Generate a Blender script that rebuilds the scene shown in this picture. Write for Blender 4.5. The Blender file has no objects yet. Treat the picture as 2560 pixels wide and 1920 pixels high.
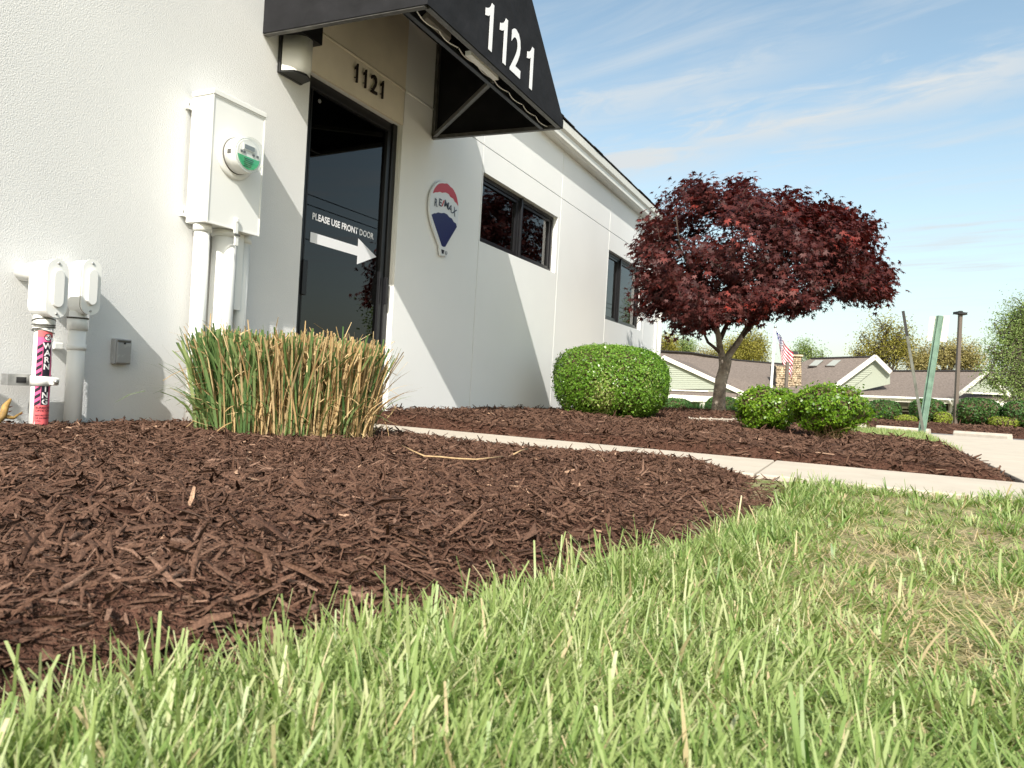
import bpy, bmesh, math, random
import numpy as np
from mathutils import Vector, Matrix
rng = np.random.default_rng(7); random.seed(7)
SC = bpy.context.scene
COL = SC.collection
R = math.radians

# ------------------------------------------------------------------ camera
F = 1800.0; RHO = math.atan(0.056); H = 0.306; YAW = math.atan(873 / F)
FW = np.array([math.cos(YAW), math.sin(YAW), 0]); RT = np.array([math.sin(YAW), -math.cos(YAW), 0]); UP = np.array([0, 0, 1.0])
CAM = np.array([0, 0, H])
Xc = math.cos(RHO) * RT + math.sin(RHO) * UP; Yc = -math.sin(RHO) * RT + math.cos(RHO) * UP
cd = bpy.data.cameras.new('camera'); cam = bpy.data.objects.new('camera', cd); COL.objects.link(cam)
mw = Matrix.Identity(4)
for i in range(3):
    mw[i][0] = Xc[i]; mw[i][1] = Yc[i]; mw[i][2] = -FW[i]; mw[i][3] = CAM[i]
cam.matrix_world = mw
cd.sensor_width = 36; cd.lens = F * 36 / 2560; cd.clip_start = 0.02; cd.clip_end = 3000
cd.dof.use_dof = True; cd.dof.focus_distance = 3.6; cd.dof.aperture_fstop = 13
SC.camera = cam

# ------------------------------------------------------------------ sun, sky, exposure
SUN_DIR = Vector((3.0, 1.0, -2.6)).normalized()           # the way the light travels
SUN_EL = math.asin(-SUN_DIR.z); SUN_AZ = math.atan2(-SUN_DIR.x, -SUN_DIR.y)
sl = bpy.data.lights.new('sun', 'SUN'); sl.energy = 3.4; sl.angle = R(0.5); sl.color = (1.0, 0.96, 0.89)
so = bpy.data.objects.new('sun', sl); COL.objects.link(so)
so.rotation_euler = SUN_DIR.to_track_quat('-Z', 'Y').to_euler(); so.location = (-12, -4, 12)
W = bpy.data.worlds.new('World'); SC.world = W; W.use_nodes = True
nt = W.node_tree; N = nt.nodes; L = nt.links; N.clear()
def nn(t, **k):
    n = N.new(t)
    for a, b in k.items(): setattr(n, a, b)
    return n
out = nn('ShaderNodeOutputWorld'); bg = nn('ShaderNodeBackground'); bg.inputs[1].default_value = 0.121
sky = nn('ShaderNodeTexSky', sky_type='NISHITA'); sky.sun_disc = False
sky.sun_elevation = SUN_EL; sky.sun_rotation = SUN_AZ; sky.air_density = 1.0; sky.dust_density = 2.0; sky.ozone_density = 0.8
geo = nn('ShaderNodeNewGeometry'); sep = nn('ShaderNodeSeparateXYZ'); L.new(geo.outputs['Incoming'], sep.inputs[0])
def mth(op, a, b=None, c=None):
    n = nn('ShaderNodeMath', operation=op)
    for i, v in enumerate((a, b, c)):
        if v is None: continue
        if isinstance(v, (int, float)): n.inputs[i].default_value = v
        else: L.new(v, n.inputs[i])
    return n.outputs[0]
zz = mth('MAXIMUM', mth('MULTIPLY', sep.outputs[2], -1.0), 0.10)
px = mth('DIVIDE', mth('MULTIPLY', sep.outputs[0], -1.0), zz); py = mth('DIVIDE', mth('MULTIPLY', sep.outputs[1], -1.0), zz)
# cloud plane: s along the streaks, t across them
s_ = mth('ADD', mth('MULTIPLY', px, 0.316), mth('MULTIPLY', py, 0.949)); t_ = mth('SUBTRACT', mth('MULTIPLY', px, 0.949), mth('MULTIPLY', py, 0.316))
def cnoise(sx, sy, off, detail=6, rough=0.6, dist=0.6):
    cb = nn('ShaderNodeCombineXYZ'); L.new(mth('MULTIPLY', s_, sx), cb.inputs[0]); L.new(mth('MULTIPLY', t_, sy), cb.inputs[1]); cb.inputs[2].default_value = off
    n = nn('ShaderNodeTexNoise'); n.inputs['Scale'].default_value = 1.0; n.inputs['Detail'].default_value = detail
    n.inputs['Roughness'].default_value = rough; n.inputs['Distortion'].default_value = dist
    L.new(cb.outputs[0], n.inputs['Vector']); return n.outputs[0]
def ramp(v, a, b):
    n = nn('ShaderNodeMapRange', interpolation_type='SMOOTHSTEP'); L.new(v, n.inputs[0]); n.inputs[1].default_value = a; n.inputs[2].default_value = b
    return n.outputs[0]
n1 = cnoise(1.1, 4.2, 3.1); n2 = cnoise(0.5, 1.3, 8.7, 4); n3 = cnoise(3.0, 6.0, 1.3, 5)
# the long streak and its fainter neighbour, each a band in the cloud plane roughened by noise
def band(t0, w, s0, s1, k):
    d = mth('ABSOLUTE', mth('ADD', mth('SUBTRACT', t_, t0), mth('MULTIPLY', mth('SUBTRACT', n3, 0.5), 0.55)))
    m = mth('SUBTRACT', 1.0, ramp(d, 0.0, w))
    e = mth('MULTIPLY', ramp(s_, s0 - 0.5, s0 + 0.3), mth('SUBTRACT', 1.0, ramp(s_, s1 - 0.5, s1 + 0.6)))
    return mth('MULTIPLY', mth('MULTIPLY', mth('MULTIPLY', m, e), mth('ADD', 0.35, ramp(n3, 0.3, 0.7))), k)
cl = mth('MULTIPLY', ramp(n1, 0.42, 0.80), mth('ADD', 0.25, ramp(n2, 0.35, 0.7)))
cl = mth('MULTIPLY', mth('MULTIPLY', cl, 0.68), ramp(mth('MULTIPLY', sep.outputs[2], -1.0), 0.07, 0.2))
cl = mth('MAXIMUM', cl, band(2.53, 0.34, 0.45, 1.6, 0.85))
cl = mth('MAXIMUM', cl, band(2.05, 0.28, 1.0, 2.0, 0.55))
cl = mth('MAXIMUM', cl, band(2.60, 0.42, 1.55, 2.4, 0.85))
haz = mth('SUBTRACT', 1.0, ramp(mth('MULTIPLY', sep.outputs[2], -1.0), 0.0, 0.42))
cl = mth('MINIMUM', mth('ADD', cl, mth('MULTIPLY', haz, 0.42)), 1.0)
mix = nn('ShaderNodeMix', data_type='RGBA'); mix.inputs['B'].default_value = (3.15, 3.35, 3.45, 1)
tn = nn('ShaderNodeMix', data_type='RGBA', blend_type='MULTIPLY'); tn.inputs['Factor'].default_value = 1; tn.inputs['B'].default_value = (1.08, 1.07, 0.90, 1); L.new(sky.outputs[0], tn.inputs['A'])
L.new(cl, mix.inputs['Factor']); L.new(tn.outputs['Result'], mix.inputs['A'])
L.new(mix.outputs['Result'], bg.inputs[0]); L.new(bg.outputs[0], out.inputs[0])
SC.view_settings.view_transform = 'Standard'; SC.view_settings.look = 'None'; SC.view_settings.gamma = 1
SC.view_settings.exposure = 0.95; SC.view_settings.use_curve_mapping = False
SC.render.engine = 'CYCLES'; SC.cycles.max_bounces = 6; SC.cycles.transparent_max_bounces = 12
SC.render.resolution_x = 1024; SC.render.resolution_y = 768

# ------------------------------------------------------------------ pixel helpers (2560 x 1920 photograph) -> world points
def ray(x, y):
    u = x - 1280; v = y - 960
    r = u * math.cos(RHO) + v * math.sin(RHO); d = -u * math.sin(RHO) + v * math.cos(RHO)
    return F * FW + r * RT - d * UP
def onY(x, y, Y): r = ray(x, y); return CAM + r * (Y / r[1])
def onZ(x, y, Z): r = ray(x, y); return CAM + r * ((Z - H) / r[2])
def atD(x, y, D): return CAM + ray(x, y) / F * D
WY = 2.925                                                 # plane of the long white wall

# ------------------------------------------------------------------ materials
def material(name):
    m = bpy.data.materials.new(name); m.use_nodes = True
    return m, m.node_tree.nodes, m.node_tree.links, m.node_tree.nodes['Principled BSDF']
def mat(name, col, rough=0.6, spec=0.4, metal=0.0, bump=None, var=None, coat=0.0, bump2=None, stain=None):
    m, n, l, p = material(name)
    p.inputs['Base Color'].default_value = (*col, 1); p.inputs['Roughness'].default_value = rough
    p.inputs['Specular IOR Level'].default_value = spec; p.inputs['Metallic'].default_value = metal; p.inputs['Coat Weight'].default_value = coat
    tc = n.new('ShaderNodeTexCoord').outputs['Object']
    if any((bump, var, bump2, stain)):
        gm = n.new('ShaderNodeNewGeometry').outputs['Position']; tc = gm
    c = None
    if var:
        sc, amt = var
        t = n.new('ShaderNodeTexNoise'); t.inputs['Scale'].default_value = sc; t.inputs['Detail'].default_value = 6; l.new(tc, t.inputs['Vector'])
        mr = n.new('ShaderNodeMapRange'); mr.inputs[1].default_value = 0.3; mr.inputs[2].default_value = 0.7; mr.inputs[3].default_value = 1 - amt; mr.inputs[4].default_value = 1 + amt
        l.new(t.outputs[0], mr.inputs[0])
        mx = n.new('ShaderNodeMix'); mx.data_type = 'RGBA'; mx.blend_type = 'MULTIPLY'; mx.inputs['Factor'].default_value = 1; mx.inputs['A'].default_value = (*col, 1)
        l.new(mr.outputs[0], mx.inputs['B']); c = mx.outputs['Result']; l.new(c, p.inputs['Base Color'])
    if stain:
        sc, scol, lo, hi = stain
        t = n.new('ShaderNodeTexNoise'); t.inputs['Scale'].default_value = sc; t.inputs['Detail'].default_value = 8; t.inputs['Roughness'].default_value = 0.7; l.new(tc, t.inputs['Vector'])
        mr = n.new('ShaderNodeMapRange'); mr.inputs[1].default_value = lo; mr.inputs[2].default_value = hi; l.new(t.outputs[0], mr.inputs[0])
        mx = n.new('ShaderNodeMix'); mx.data_type = 'RGBA'; l.new(mr.outputs[0], mx.inputs['Factor'])
        if c: l.new(c, mx.inputs['A'])
        else: mx.inputs['A'].default_value = (*col, 1)
        mx.inputs['B'].default_value = (*scol, 1); l.new(mx.outputs['Result'], p.inputs['Base Color'])
    nm = None
    for b in (bump, bump2):
        if not b: continue
        sc, st, ds = b
        t = n.new('ShaderNodeTexNoise'); t.inputs['Scale'].default_value = sc; t.inputs['Detail'].default_value = 3; l.new(tc, t.inputs['Vector'])
        bp = n.new('ShaderNodeBump'); bp.inputs['Strength'].default_value = st; bp.inputs['Distance'].default_value = ds
        l.new(t.outputs[0], bp.inputs['Height'])
        if nm: l.new(nm, bp.inputs['Normal'])
        nm = bp.outputs[0]
    if nm: l.new(nm, p.inputs['Normal'])
    return m
def leafmat(name, cols, rough=0.45, spec=0.4, trans=0.35, tint=None):
    """ramp over the per-leaf attribute 'rnd'; a share of the light passes through"""
    m, n, l, p = material(name)
    a = n.new('ShaderNodeAttribute'); a.attribute_name = 'rnd'
    r = n.new('ShaderNodeValToRGB'); e = r.color_ramp.elements
    for i, (pos, c) in enumerate(cols):
        x = e[i] if i < 2 else e.new(pos)
        x.position = pos; x.color = (*c, 1)
    l.new(a.outputs['Fac'], r.inputs[0]); l.new(r.outputs[0], p.inputs['Base Color'])
    p.inputs['Roughness'].default_value = rough; p.inputs['Specular IOR Level'].default_value = spec
    if trans:
        tr = n.new('ShaderNodeBsdfTranslucent'); mx = n.new('ShaderNodeMixShader'); mx.inputs[0].default_value = trans
        mc = n.new('ShaderNodeMix'); mc.data_type = 'RGBA'; mc.blend_type = 'MULTIPLY'; mc.inputs['Factor'].default_value = 1; mc.inputs['B'].default_value = (*(tint or (1.3, 1.3, 0.8)), 1)
        l.new(r.outputs[0], mc.inputs['A']); l.new(mc.outputs['Result'], tr.inputs[0])
        o = n['Material Output']; l.new(p.outputs[0], mx.inputs[1]); l.new(tr.outputs[0], mx.inputs[2]); l.new(mx.outputs[0], o.inputs[0])
    return m
def glassmat(name, tint, rough=0.01):
    m, n, l, p = material(name); n.remove(p)
    g = n.new('ShaderNodeBsdfGlossy'); g.inputs['Roughness'].default_value = rough
    t = n.new('ShaderNodeBsdfTransparent'); t.inputs[0].default_value = (*tint, 1)
    fr = n.new('ShaderNodeFresnel'); fr.inputs[0].default_value = 1.65
    mx = n.new('ShaderNodeMixShader'); l.new(fr.outputs[0], mx.inputs[0]); l.new(t.outputs[0], mx.inputs[1]); l.new(g.outputs[0], mx.inputs[2])
    l.new(mx.outputs[0], n['Material Output'].inputs[0]); return m

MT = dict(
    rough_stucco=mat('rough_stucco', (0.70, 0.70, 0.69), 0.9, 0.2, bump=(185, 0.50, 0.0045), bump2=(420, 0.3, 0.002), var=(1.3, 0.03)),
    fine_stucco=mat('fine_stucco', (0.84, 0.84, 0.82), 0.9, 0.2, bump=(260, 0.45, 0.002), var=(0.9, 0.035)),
    beige_stucco=mat('beige_stucco', (0.76, 0.69, 0.56), 0.9, 0.2, bump=(260, 0.45, 0.002), var=(3.0, 0.12)),  # browner and darker than the fine stucco, mottled by noise
    white_paint=mat('white_paint', (0.80, 0.80, 0.77), 0.45, 0.4, var=(6, 0.03)),
    white_metal=mat('white_metal', (0.82, 0.82, 0.79), 0.38, 0.5, bump=(60, 0.05, 0.002)),
    gutter=mat('gutter', (0.80, 0.78, 0.71), 0.4, 0.4, var=(3, 0.05)),
    shingle=mat('shingle', (0.035, 0.033, 0.033), 0.9, 0.2, bump=(300, 0.5, 0.003), var=(40, 0.4)),
    dark_metal=mat('dark_metal', (0.010, 0.010, 0.012), 0.35, 0.5),
    grey_metal=mat('grey_metal', (0.16, 0.155, 0.145), 0.45, 0.5, metal=0.6, var=(20, 0.2)),
    zinc=mat('zinc', (0.45, 0.45, 0.44), 0.4, 0.5, metal=0.8, var=(30, 0.2)),
    fabric=mat('fabric', (0.012, 0.012, 0.014), 0.8, 0.25, bump=(900, 0.2, 0.001), bump2=(5, 0.5, 0.03), var=(6, 0.35)),
    white_print=mat('white_print', (0.82, 0.82, 0.84), 0.6, 0.3),
    black_plastic=mat('black_plastic', (0.012, 0.012, 0.012), 0.4, 0.4),
    numerals=mat('numerals', (0.018, 0.012, 0.009), 0.5, 0.4, metal=0.3),
    lens=mat('lens', (0.72, 0.71, 0.66), 0.3, 0.5),
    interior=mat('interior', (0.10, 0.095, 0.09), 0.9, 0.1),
    reflection_tan=mat('reflection_tan', (0.55, 0.45, 0.30), 0.7, 0.2),
    blind=mat('blind', (0.35, 0.33, 0.30), 0.7, 0.2),
    glass=glassmat('glass', (0.28, 0.28, 0.29)),
    clear=glassmat('clear', (0.96, 0.97, 0.96)),
    sign_white=mat('sign_white', (0.75, 0.77, 0.78), 0.35, 0.4), sign_red=mat('sign_red', (0.52, 0.045, 0.06), 0.35, 0.4),
    sign_blue=mat('sign_blue', (0.012, 0.018, 0.10), 0.35, 0.4), sign_grey=mat('sign_grey', (0.07, 0.08, 0.11), 0.4, 0.4),
    pink=mat('pink', (0.80, 0.13, 0.30), 0.5, 0.3), coral=mat('coral', (0.85, 0.16, 0.17), 0.5, 0.3), ink=mat('ink', (0.02, 0.018, 0.03), 0.5, 0.3),
    label_white=mat('label_white', (0.8, 0.78, 0.76), 0.5, 0.3),
    green_label=mat('green_label', (0.05, 0.42, 0.19), 0.4, 0.4), lcd=mat('lcd', (0.20, 0.22, 0.22), 0.3, 0.5), caulk=mat('caulk', (0.10, 0.09, 0.08), 0.9, 0.1),
    grey_plastic=mat('grey_plastic', (0.34, 0.34, 0.34), 0.35, 0.5, stain=(30, (0.55, 0.55, 0.53), 0.55, 0.75)),
    concrete=mat('concrete', (0.49, 0.435, 0.36), 0.9, 0.2, bump=(200, 0.25, 0.003), var=(5, 0.07), stain=(9, (0.42, 0.36, 0.28), 0.56, 0.85)),
    asphalt=mat('asphalt', (0.17, 0.168, 0.165), 0.95, 0.2, bump=(120, 0.3, 0.004), var=(2, 0.12)),
    road_paint=mat('road_paint', (0.70, 0.70, 0.66), 0.8, 0.2, var=(30, 0.1)), yellow_paint=mat('yellow_paint', (0.65, 0.52, 0.16), 0.8, 0.2, var=(30, 0.1)),
    kerb=mat('kerb', (0.50, 0.44, 0.37), 0.9, 0.2, var=(6, 0.1)),
    soil=mat('soil', (0.30, 0.25, 0.155), 1.0, 0.05, bump=(90, 0.8, 0.01), var=(14, 0.35), stain=(6, (0.15, 0.19, 0.06), 0.42, 0.60)),
    mulch_soil=mat('mulch_soil', (0.085, 0.043, 0.030), 1.0, 0.05, bump=(110, 1.0, 0.02), var=(60, 0.5)),
    post_green=mat('post_green', (0.12, 0.20, 0.15), 0.5, 0.4, metal=0.2, var=(12, 0.25)), post_dark=mat('post_dark', (0.025, 0.025, 0.025), 0.5, 0.4, var=(20, 0.3)),
    post_grey=mat('post_grey', (0.13, 0.135, 0.115), 0.5, 0.4, metal=0.3, var=(12, 0.3)),
    sign_back=mat('sign_back', (0.60, 0.57, 0.52), 0.5, 0.4), bronze=mat('bronze', (0.13, 0.105, 0.085), 0.5, 0.4),
    roof=mat('roof', (0.165, 0.136, 0.118), 0.95, 0.1, bump=(6, 0.4, 0.03), var=(9, 0.22)),
    siding=mat('siding', (0.31, 0.335, 0.275), 0.7, 0.2), trim=mat('trim', (0.74, 0.71, 0.63), 0.6, 0.3),
    brick=mat('brick', (0.15, 0.058, 0.035), 0.9, 0.2, var=(4, 0.3)), porch_dark=mat('porch_dark', (0.055, 0.045, 0.04), 0.9, 0.2),
    stone=mat('stone', (0.46, 0.36, 0.25), 0.9, 0.2, var=(3.5, 0.45)), skylight=mat('skylight', (0.30, 0.31, 0.28), 0.25, 0.5),
    flag_red=mat('flag_red', (0.36, 0.012, 0.04), 0.7, 0.2), flag_white=mat('flag_white', (0.75, 0.72, 0.72), 0.7, 0.2), flag_blue=mat('flag_blue', (0.035, 0.045, 0.17), 0.7, 0.2),
    bark=mat('bark', (0.24, 0.20, 0.165), 0.95, 0.15, bump=(28, 1.0, 0.03), var=(18, 0.4), stain=(5, (0.42, 0.37, 0.31), 0.42, 0.66)),
    maple_twig=mat('maple_twig', (0.085, 0.06, 0.05), 0.9, 0.15, var=(18, 0.3)),
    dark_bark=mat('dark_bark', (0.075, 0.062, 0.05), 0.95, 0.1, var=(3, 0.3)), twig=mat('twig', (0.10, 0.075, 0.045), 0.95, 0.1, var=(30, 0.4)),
    straw=mat('straw', (0.42, 0.29, 0.16), 0.8, 0.2, var=(60, 0.2)), cane=mat('cane', (0.36, 0.22, 0.07), 0.6, 0.3, var=(40, 0.5)), thorn=mat('thorn', (0.30, 0.08, 0.04), 0.6, 0.3),
)
MT['chips'] = leafmat('chips', [(0.0, (0.055, 0.026, 0.018)), (0.35, (0.086, 0.046, 0.031)), (0.75, (0.122, 0.068, 0.046)), (0.94, (0.185, 0.112, 0.080)), (1.0, (0.36, 0.23, 0.155))], 0.85, 0.15, 0)
_m = MT['chips']; _n = _m.node_tree.nodes; _l = _m.node_tree.links; _p = _n['Principled BSDF']; _src = _p.inputs['Base Color'].links[0].from_socket
_t = _n.new('ShaderNodeTexNoise'); _t.inputs['Scale'].default_value = 260; _t.inputs['Detail'].default_value = 5; _g = _n.new('ShaderNodeNewGeometry'); _l.new(_g.outputs['Position'], _t.inputs['Vector'])
_r = _n.new('ShaderNodeMapRange'); _r.inputs[1].default_value = .3; _r.inputs[2].default_value = .7; _r.inputs[3].default_value = .55; _r.inputs[4].default_value = 1.45; _l.new(_t.outputs[0], _r.inputs[0])
_x = _n.new('ShaderNodeMix'); _x.data_type = 'RGBA'; _x.blend_type = 'MULTIPLY'; _x.inputs['Factor'].default_value = 1; _l.new(_src, _x.inputs['A']); _l.new(_r.outputs[0], _x.inputs['B']); _l.new(_x.outputs['Result'], _p.inputs['Base Color'])
_b = _n.new('ShaderNodeBump'); _b.inputs['Strength'].default_value = .6; _b.inputs['Distance'].default_value = .002; _l.new(_t.outputs[0], _b.inputs['Height']); _l.new(_b.outputs[0], _p.inputs['Normal'])
MT['grass'] = leafmat('grass', [(0.0, (0.105, 0.20, 0.04)), (0.35, (0.24, 0.335, 0.10)), (0.7, (0.37, 0.445, 0.18)), (0.86, (0.52, 0.53, 0.30)), (0.90, (0.50, 0.41, 0.23)), (1.0, (0.60, 0.48, 0.30))], 0.42, 0.45, 0.38, (1.15, 1.2, 0.7))
MT['clump_green'] = leafmat('clump_green', [(0.0, (0.045, 0.11, 0.035)), (0.5, (0.12, 0.20, 0.065)), (1.0, (0.29, 0.36, 0.15))], 0.4, 0.4, 0.3)
MT['clump_dry'] = leafmat('clump_dry', [(0.0, (0.26, 0.16, 0.07)), (0.4, (0.42, 0.28, 0.13)), (1.0, (0.62, 0.47, 0.26))], 0.7, 0.25, 0.15, (1, 0.95, 0.8))
MT['boxwood'] = leafmat('boxwood', [(0.0, (0.05, 0.13, 0.012)), (0.5, (0.13, 0.26, 0.025)), (0.88, (0.21, 0.35, 0.05)), (1.0, (0.36, 0.40, 0.14))], 0.32, 0.5, 0.3)
MT['young_box'] = leafmat('young_box', [(0.0, (0.06, 0.14, 0.010)), (0.5, (0.14, 0.26, 0.018)), (0.93, (0.27, 0.38, 0.035)), (1.0, (0.50, 0.50, 0.22))], 0.32, 0.5, 0.35)
MT['maple'] = leafmat('maple', [(0.0, (0.026, 0.007, 0.007)), (0.5, (0.068, 0.017, 0.015)), (0.88, (0.12, 0.032, 0.026)), (1.0, (0.24, 0.032, 0.022))], 0.52, 0.28, 0.25, (1.7, 0.6, 0.5))
MT['dark_shrub'] = leafmat('dark_shrub', [(0.0, (0.018, 0.05, 0.012)), (0.6, (0.05, 0.12, 0.022)), (1.0, (0.10, 0.18, 0.04))], 0.5, 0.3, 0.2)
MT['gold_shrub'] = leafmat('gold_shrub', [(0.0, (0.15, 0.21, 0.02)), (1.0, (0.33, 0.38, 0.06))], 0.5, 0.3, 0.3)
MT['oak'] = leafmat('oak', [(0.0, (0.17, 0.165, 0.03)), (0.5, (0.28, 0.255, 0.05)), (1.0, (0.38, 0.34, 0.10))], 0.6, 0.2, 0.35)
MT['green_tree'] = leafmat('green_tree', [(0.0, (0.11, 0.18, 0.045)), (0.5, (0.21, 0.29, 0.09)), (1.0, (0.34, 0.41, 0.16))], 0.6, 0.2, 0.35)
MT['buff_tree'] = leafmat('buff_tree', [(0.0, (0.20, 0.17, 0.06)), (0.5, (0.33, 0.28, 0.11)), (1.0, (0.42, 0.37, 0.17))], 0.6, 0.2, 0.3)

_n = MT['clear'].node_tree.nodes; _l = MT['clear'].node_tree.links; _mx = [q for q in _n if q.type == 'MIX_SHADER'][0]
for k_ in list(_mx.inputs[0].links): _l.remove(k_)
_mx.inputs[0].default_value = 0.10                          # thin polycarbonate: no inner total reflection
# ------------------------------------------------------------------ object helpers
def obj(name, me, m=None, parent=None):
    o = bpy.data.objects.new(name, me); COL.objects.link(o)
    if me is not None and m is not None and not me.materials: me.materials.append(MT[m])
    if parent is not None:
        o.parent = parent
        if parent.type == 'EMPTY': o.matrix_parent_inverse = Matrix.Translation(-parent.location)   # parts are modelled in world coordinates
    return o
def tag(o, label=None, cat=None, group=None, kind=None):
    for k, v in (('label', label), ('category', cat), ('group', group), ('kind', kind)):
        if v: o[k] = v
    return o
def thing(name, label, cat, group=None, loc=(0, 0, 0)):
    o = bpy.data.objects.new(name, None); COL.objects.link(o); o.empty_display_size = 0.05
    o.location = loc
    return tag(o, label, cat, group)
def npmesh(name, V, Q=None, T=None, rnd=None, smooth=False):
    me = bpy.data.meshes.new(name); V = np.asarray(V, dtype=np.float32).reshape(-1, 3)
    loops = []; starts = []; k = 0
    if Q is not None and len(Q):
        Q = np.asarray(Q, dtype=np.int32); loops.append(Q.ravel()); starts.append(np.arange(len(Q)) * 4); k = len(Q) * 4
    if T is not None and len(T):
        T = np.asarray(T, dtype=np.int32); loops.append(T.ravel()); starts.append(k + np.arange(len(T)) * 3)
    loops = np.concatenate(loops).astype(np.int32); starts = np.concatenate(starts).astype(np.int32)
    me.vertices.add(len(V)); me.vertices.foreach_set('co', V.ravel())
    me.loops.add(len(loops)); me.loops.foreach_set('vertex_index', loops)
    me.polygons.add(len(starts)); me.polygons.foreach_set('loop_start', starts)
    me.update(calc_edges=True)
    if smooth: me.polygons.foreach_set('use_smooth', np.ones(len(starts), dtype=bool))
    if rnd is not None:
        a = me.attributes.new('rnd', 'FLOAT', 'POINT'); a.data.foreach_set('value', np.asarray(rnd, dtype=np.float32))
    me.validate(); return me
def pymesh(name, V, Fc, smooth=False):
    me = bpy.data.meshes.new(name); me.from_pydata([tuple(map(float, v)) for v in V], [], Fc); me.update()
    if smooth:
        for p in me.polygons: p.use_smooth = True
    return me
def box(name, lo, hi, m, parent=None, bevel=0.0, seg=2):
    lo = Vector(lo); hi = Vector(hi); bm = bmesh.new(); bmesh.ops.create_cube(bm, size=1)
    for v in bm.verts: v.co = Vector(((v.co.x + .5) * (hi.x - lo.x) + lo.x, (v.co.y + .5) * (hi.y - lo.y) + lo.y, (v.co.z + .5) * (hi.z - lo.z) + lo.z))
    if bevel: bmesh.ops.bevel(bm, geom=bm.edges[:], offset=bevel, segments=seg, profile=0.5, affect='EDGES')
    me = bpy.data.meshes.new(name); bm.to_mesh(me); bm.free()
    return obj(name, me, m, parent)
def bar(name, a, b, w, t, m, parent=None, up=(0, 0, 1), bevel=0.0):
    """square bar from a to b, w wide and t thick"""
    a = Vector(a); b = Vector(b); d = (b - a); ln = d.length; d.normalize(); u = Vector(up); s = d.cross(u)
    if s.length < 1e-4: s = d.cross(Vector((1, 0, 0)))
    s.normalize(); u = s.cross(d); bm = bmesh.new(); bmesh.ops.create_cube(bm, size=1)
    for v in bm.verts: v.co = a + d * ((v.co.x + .5) * ln) + s * (v.co.y * w) + u * (v.co.z * t)
    if bevel: bmesh.ops.bevel(bm, geom=bm.edges[:], offset=bevel, segments=2, affect='EDGES')
    bmesh.ops.recalc_face_normals(bm, faces=bm.faces[:])
    me = bpy.data.meshes.new(name); bm.to_mesh(me); bm.free(); return obj(name, me, m, parent)
def tubes(paths, sides=8, caps=True):
    """paths: list of (points Nx3, radii N) -> V, Q arrays"""
    V = []; Q = []; T = []; k = 0
    for P, r in paths:
        P = np.asarray(P, float); r = np.broadcast_to(np.asarray(r, float), (len(P),)); n = len(P)
        tg = np.gradient(P, axis=0); tg /= np.linalg.norm(tg, axis=1)[:, None] + 1e-9
        ref = np.array([0, 0, 1.0]) if abs(tg[0][2]) < 0.9 else np.array([1.0, 0, 0])
        s = np.cross(tg, ref); s /= np.linalg.norm(s, axis=1)[:, None] + 1e-9; u = np.cross(s, tg)
        a = np.arange(sides) * 2 * np.pi / sides
        ring = P[:, None, :] + r[:, None, None] * (np.cos(a)[None, :, None] * s[:, None, :] + np.sin(a)[None, :, None] * u[:, None, :])
        V.append(ring.reshape(-1, 3)); i = np.arange(n - 1)[:, None]; j = np.arange(sides)[None, :]; j2 = (j + 1) % sides
        q = np.stack([k + i * sides + j, k + i * sides + j2, k + (i + 1) * sides + j2, k + (i + 1) * sides + j], -1).reshape(-1, 4); Q.append(q)
        kk = k + n * sides
        if caps:
            V.append(P[[0, -1]]); jj = np.arange(sides); j3 = (jj + 1) % sides
            T.append(np.stack([np.full(sides, kk), k + j3, k + jj], -1)); T.append(np.stack([np.full(sides, kk + 1), k + (n - 1) * sides + jj, k + (n - 1) * sides + j3], -1)); kk += 2
        k = kk
    return np.concatenate(V), np.concatenate(Q), (np.concatenate(T) if T else None)
def tube(name, P, r, m, parent=None, sides=12, smooth=True):
    V, Q, T = tubes([(P, r)], sides); return obj(name, npmesh(name, V, Q, T, smooth=smooth), m, parent)
def lathe(name, prof, m, parent=None, axis='Z', at=(0, 0, 0), sides=28):
    """prof: list of (radius, along)"""
    V = []; Fc = []; n = len(prof)
    for (r, z) in prof:
        for j in range(sides):
            a = 2 * math.pi * j / sides; c, s = math.cos(a) * r, math.sin(a) * r
            p = (c, s, z) if axis == 'Z' else ((c, -z, s) if axis == 'Y' else (z, c, s))
            V.append((p[0] + at[0], p[1] + at[1], p[2] + at[2]))
    for i in range(n - 1):
        for j in range(sides):
            Fc.append((i * sides + j, i * sides + (j + 1) % sides, (i + 1) * sides + (j + 1) % sides, (i + 1) * sides + j))
    Fc.append(tuple(range(sides))); Fc.append(tuple((n - 1) * sides + j for j in range(sides)))
    me = pymesh(name, V, Fc); bm = bmesh.new(); bm.from_mesh(me); bmesh.ops.recalc_face_normals(bm, faces=bm.faces[:]); bm.to_mesh(me); bm.free()
    for p in me.polygons: p.use_smooth = len(p.vertices) == 4
    return obj(name, me, m, parent)
def slab(name, pts, nrm, th, m, parent=None):
    """planar outline pts extruded by th along nrm"""
    bm = bmesh.new(); f = bm.faces.new([bm.verts.new(tuple(map(float, p))) for p in pts]); nrm = Vector(nrm)
    r = bmesh.ops.extrude_face_region(bm, geom=[f]); bmesh.ops.translate(bm, verts=[v for v in r['geom'] if isinstance(v, bmesh.types.BMVert)], vec=nrm * th)
    bmesh.ops.recalc_face_normals(bm, faces=bm.faces[:]); me = bpy.data.meshes.new(name); bm.to_mesh(me); bm.free(); return obj(name, me, m, parent)
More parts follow.
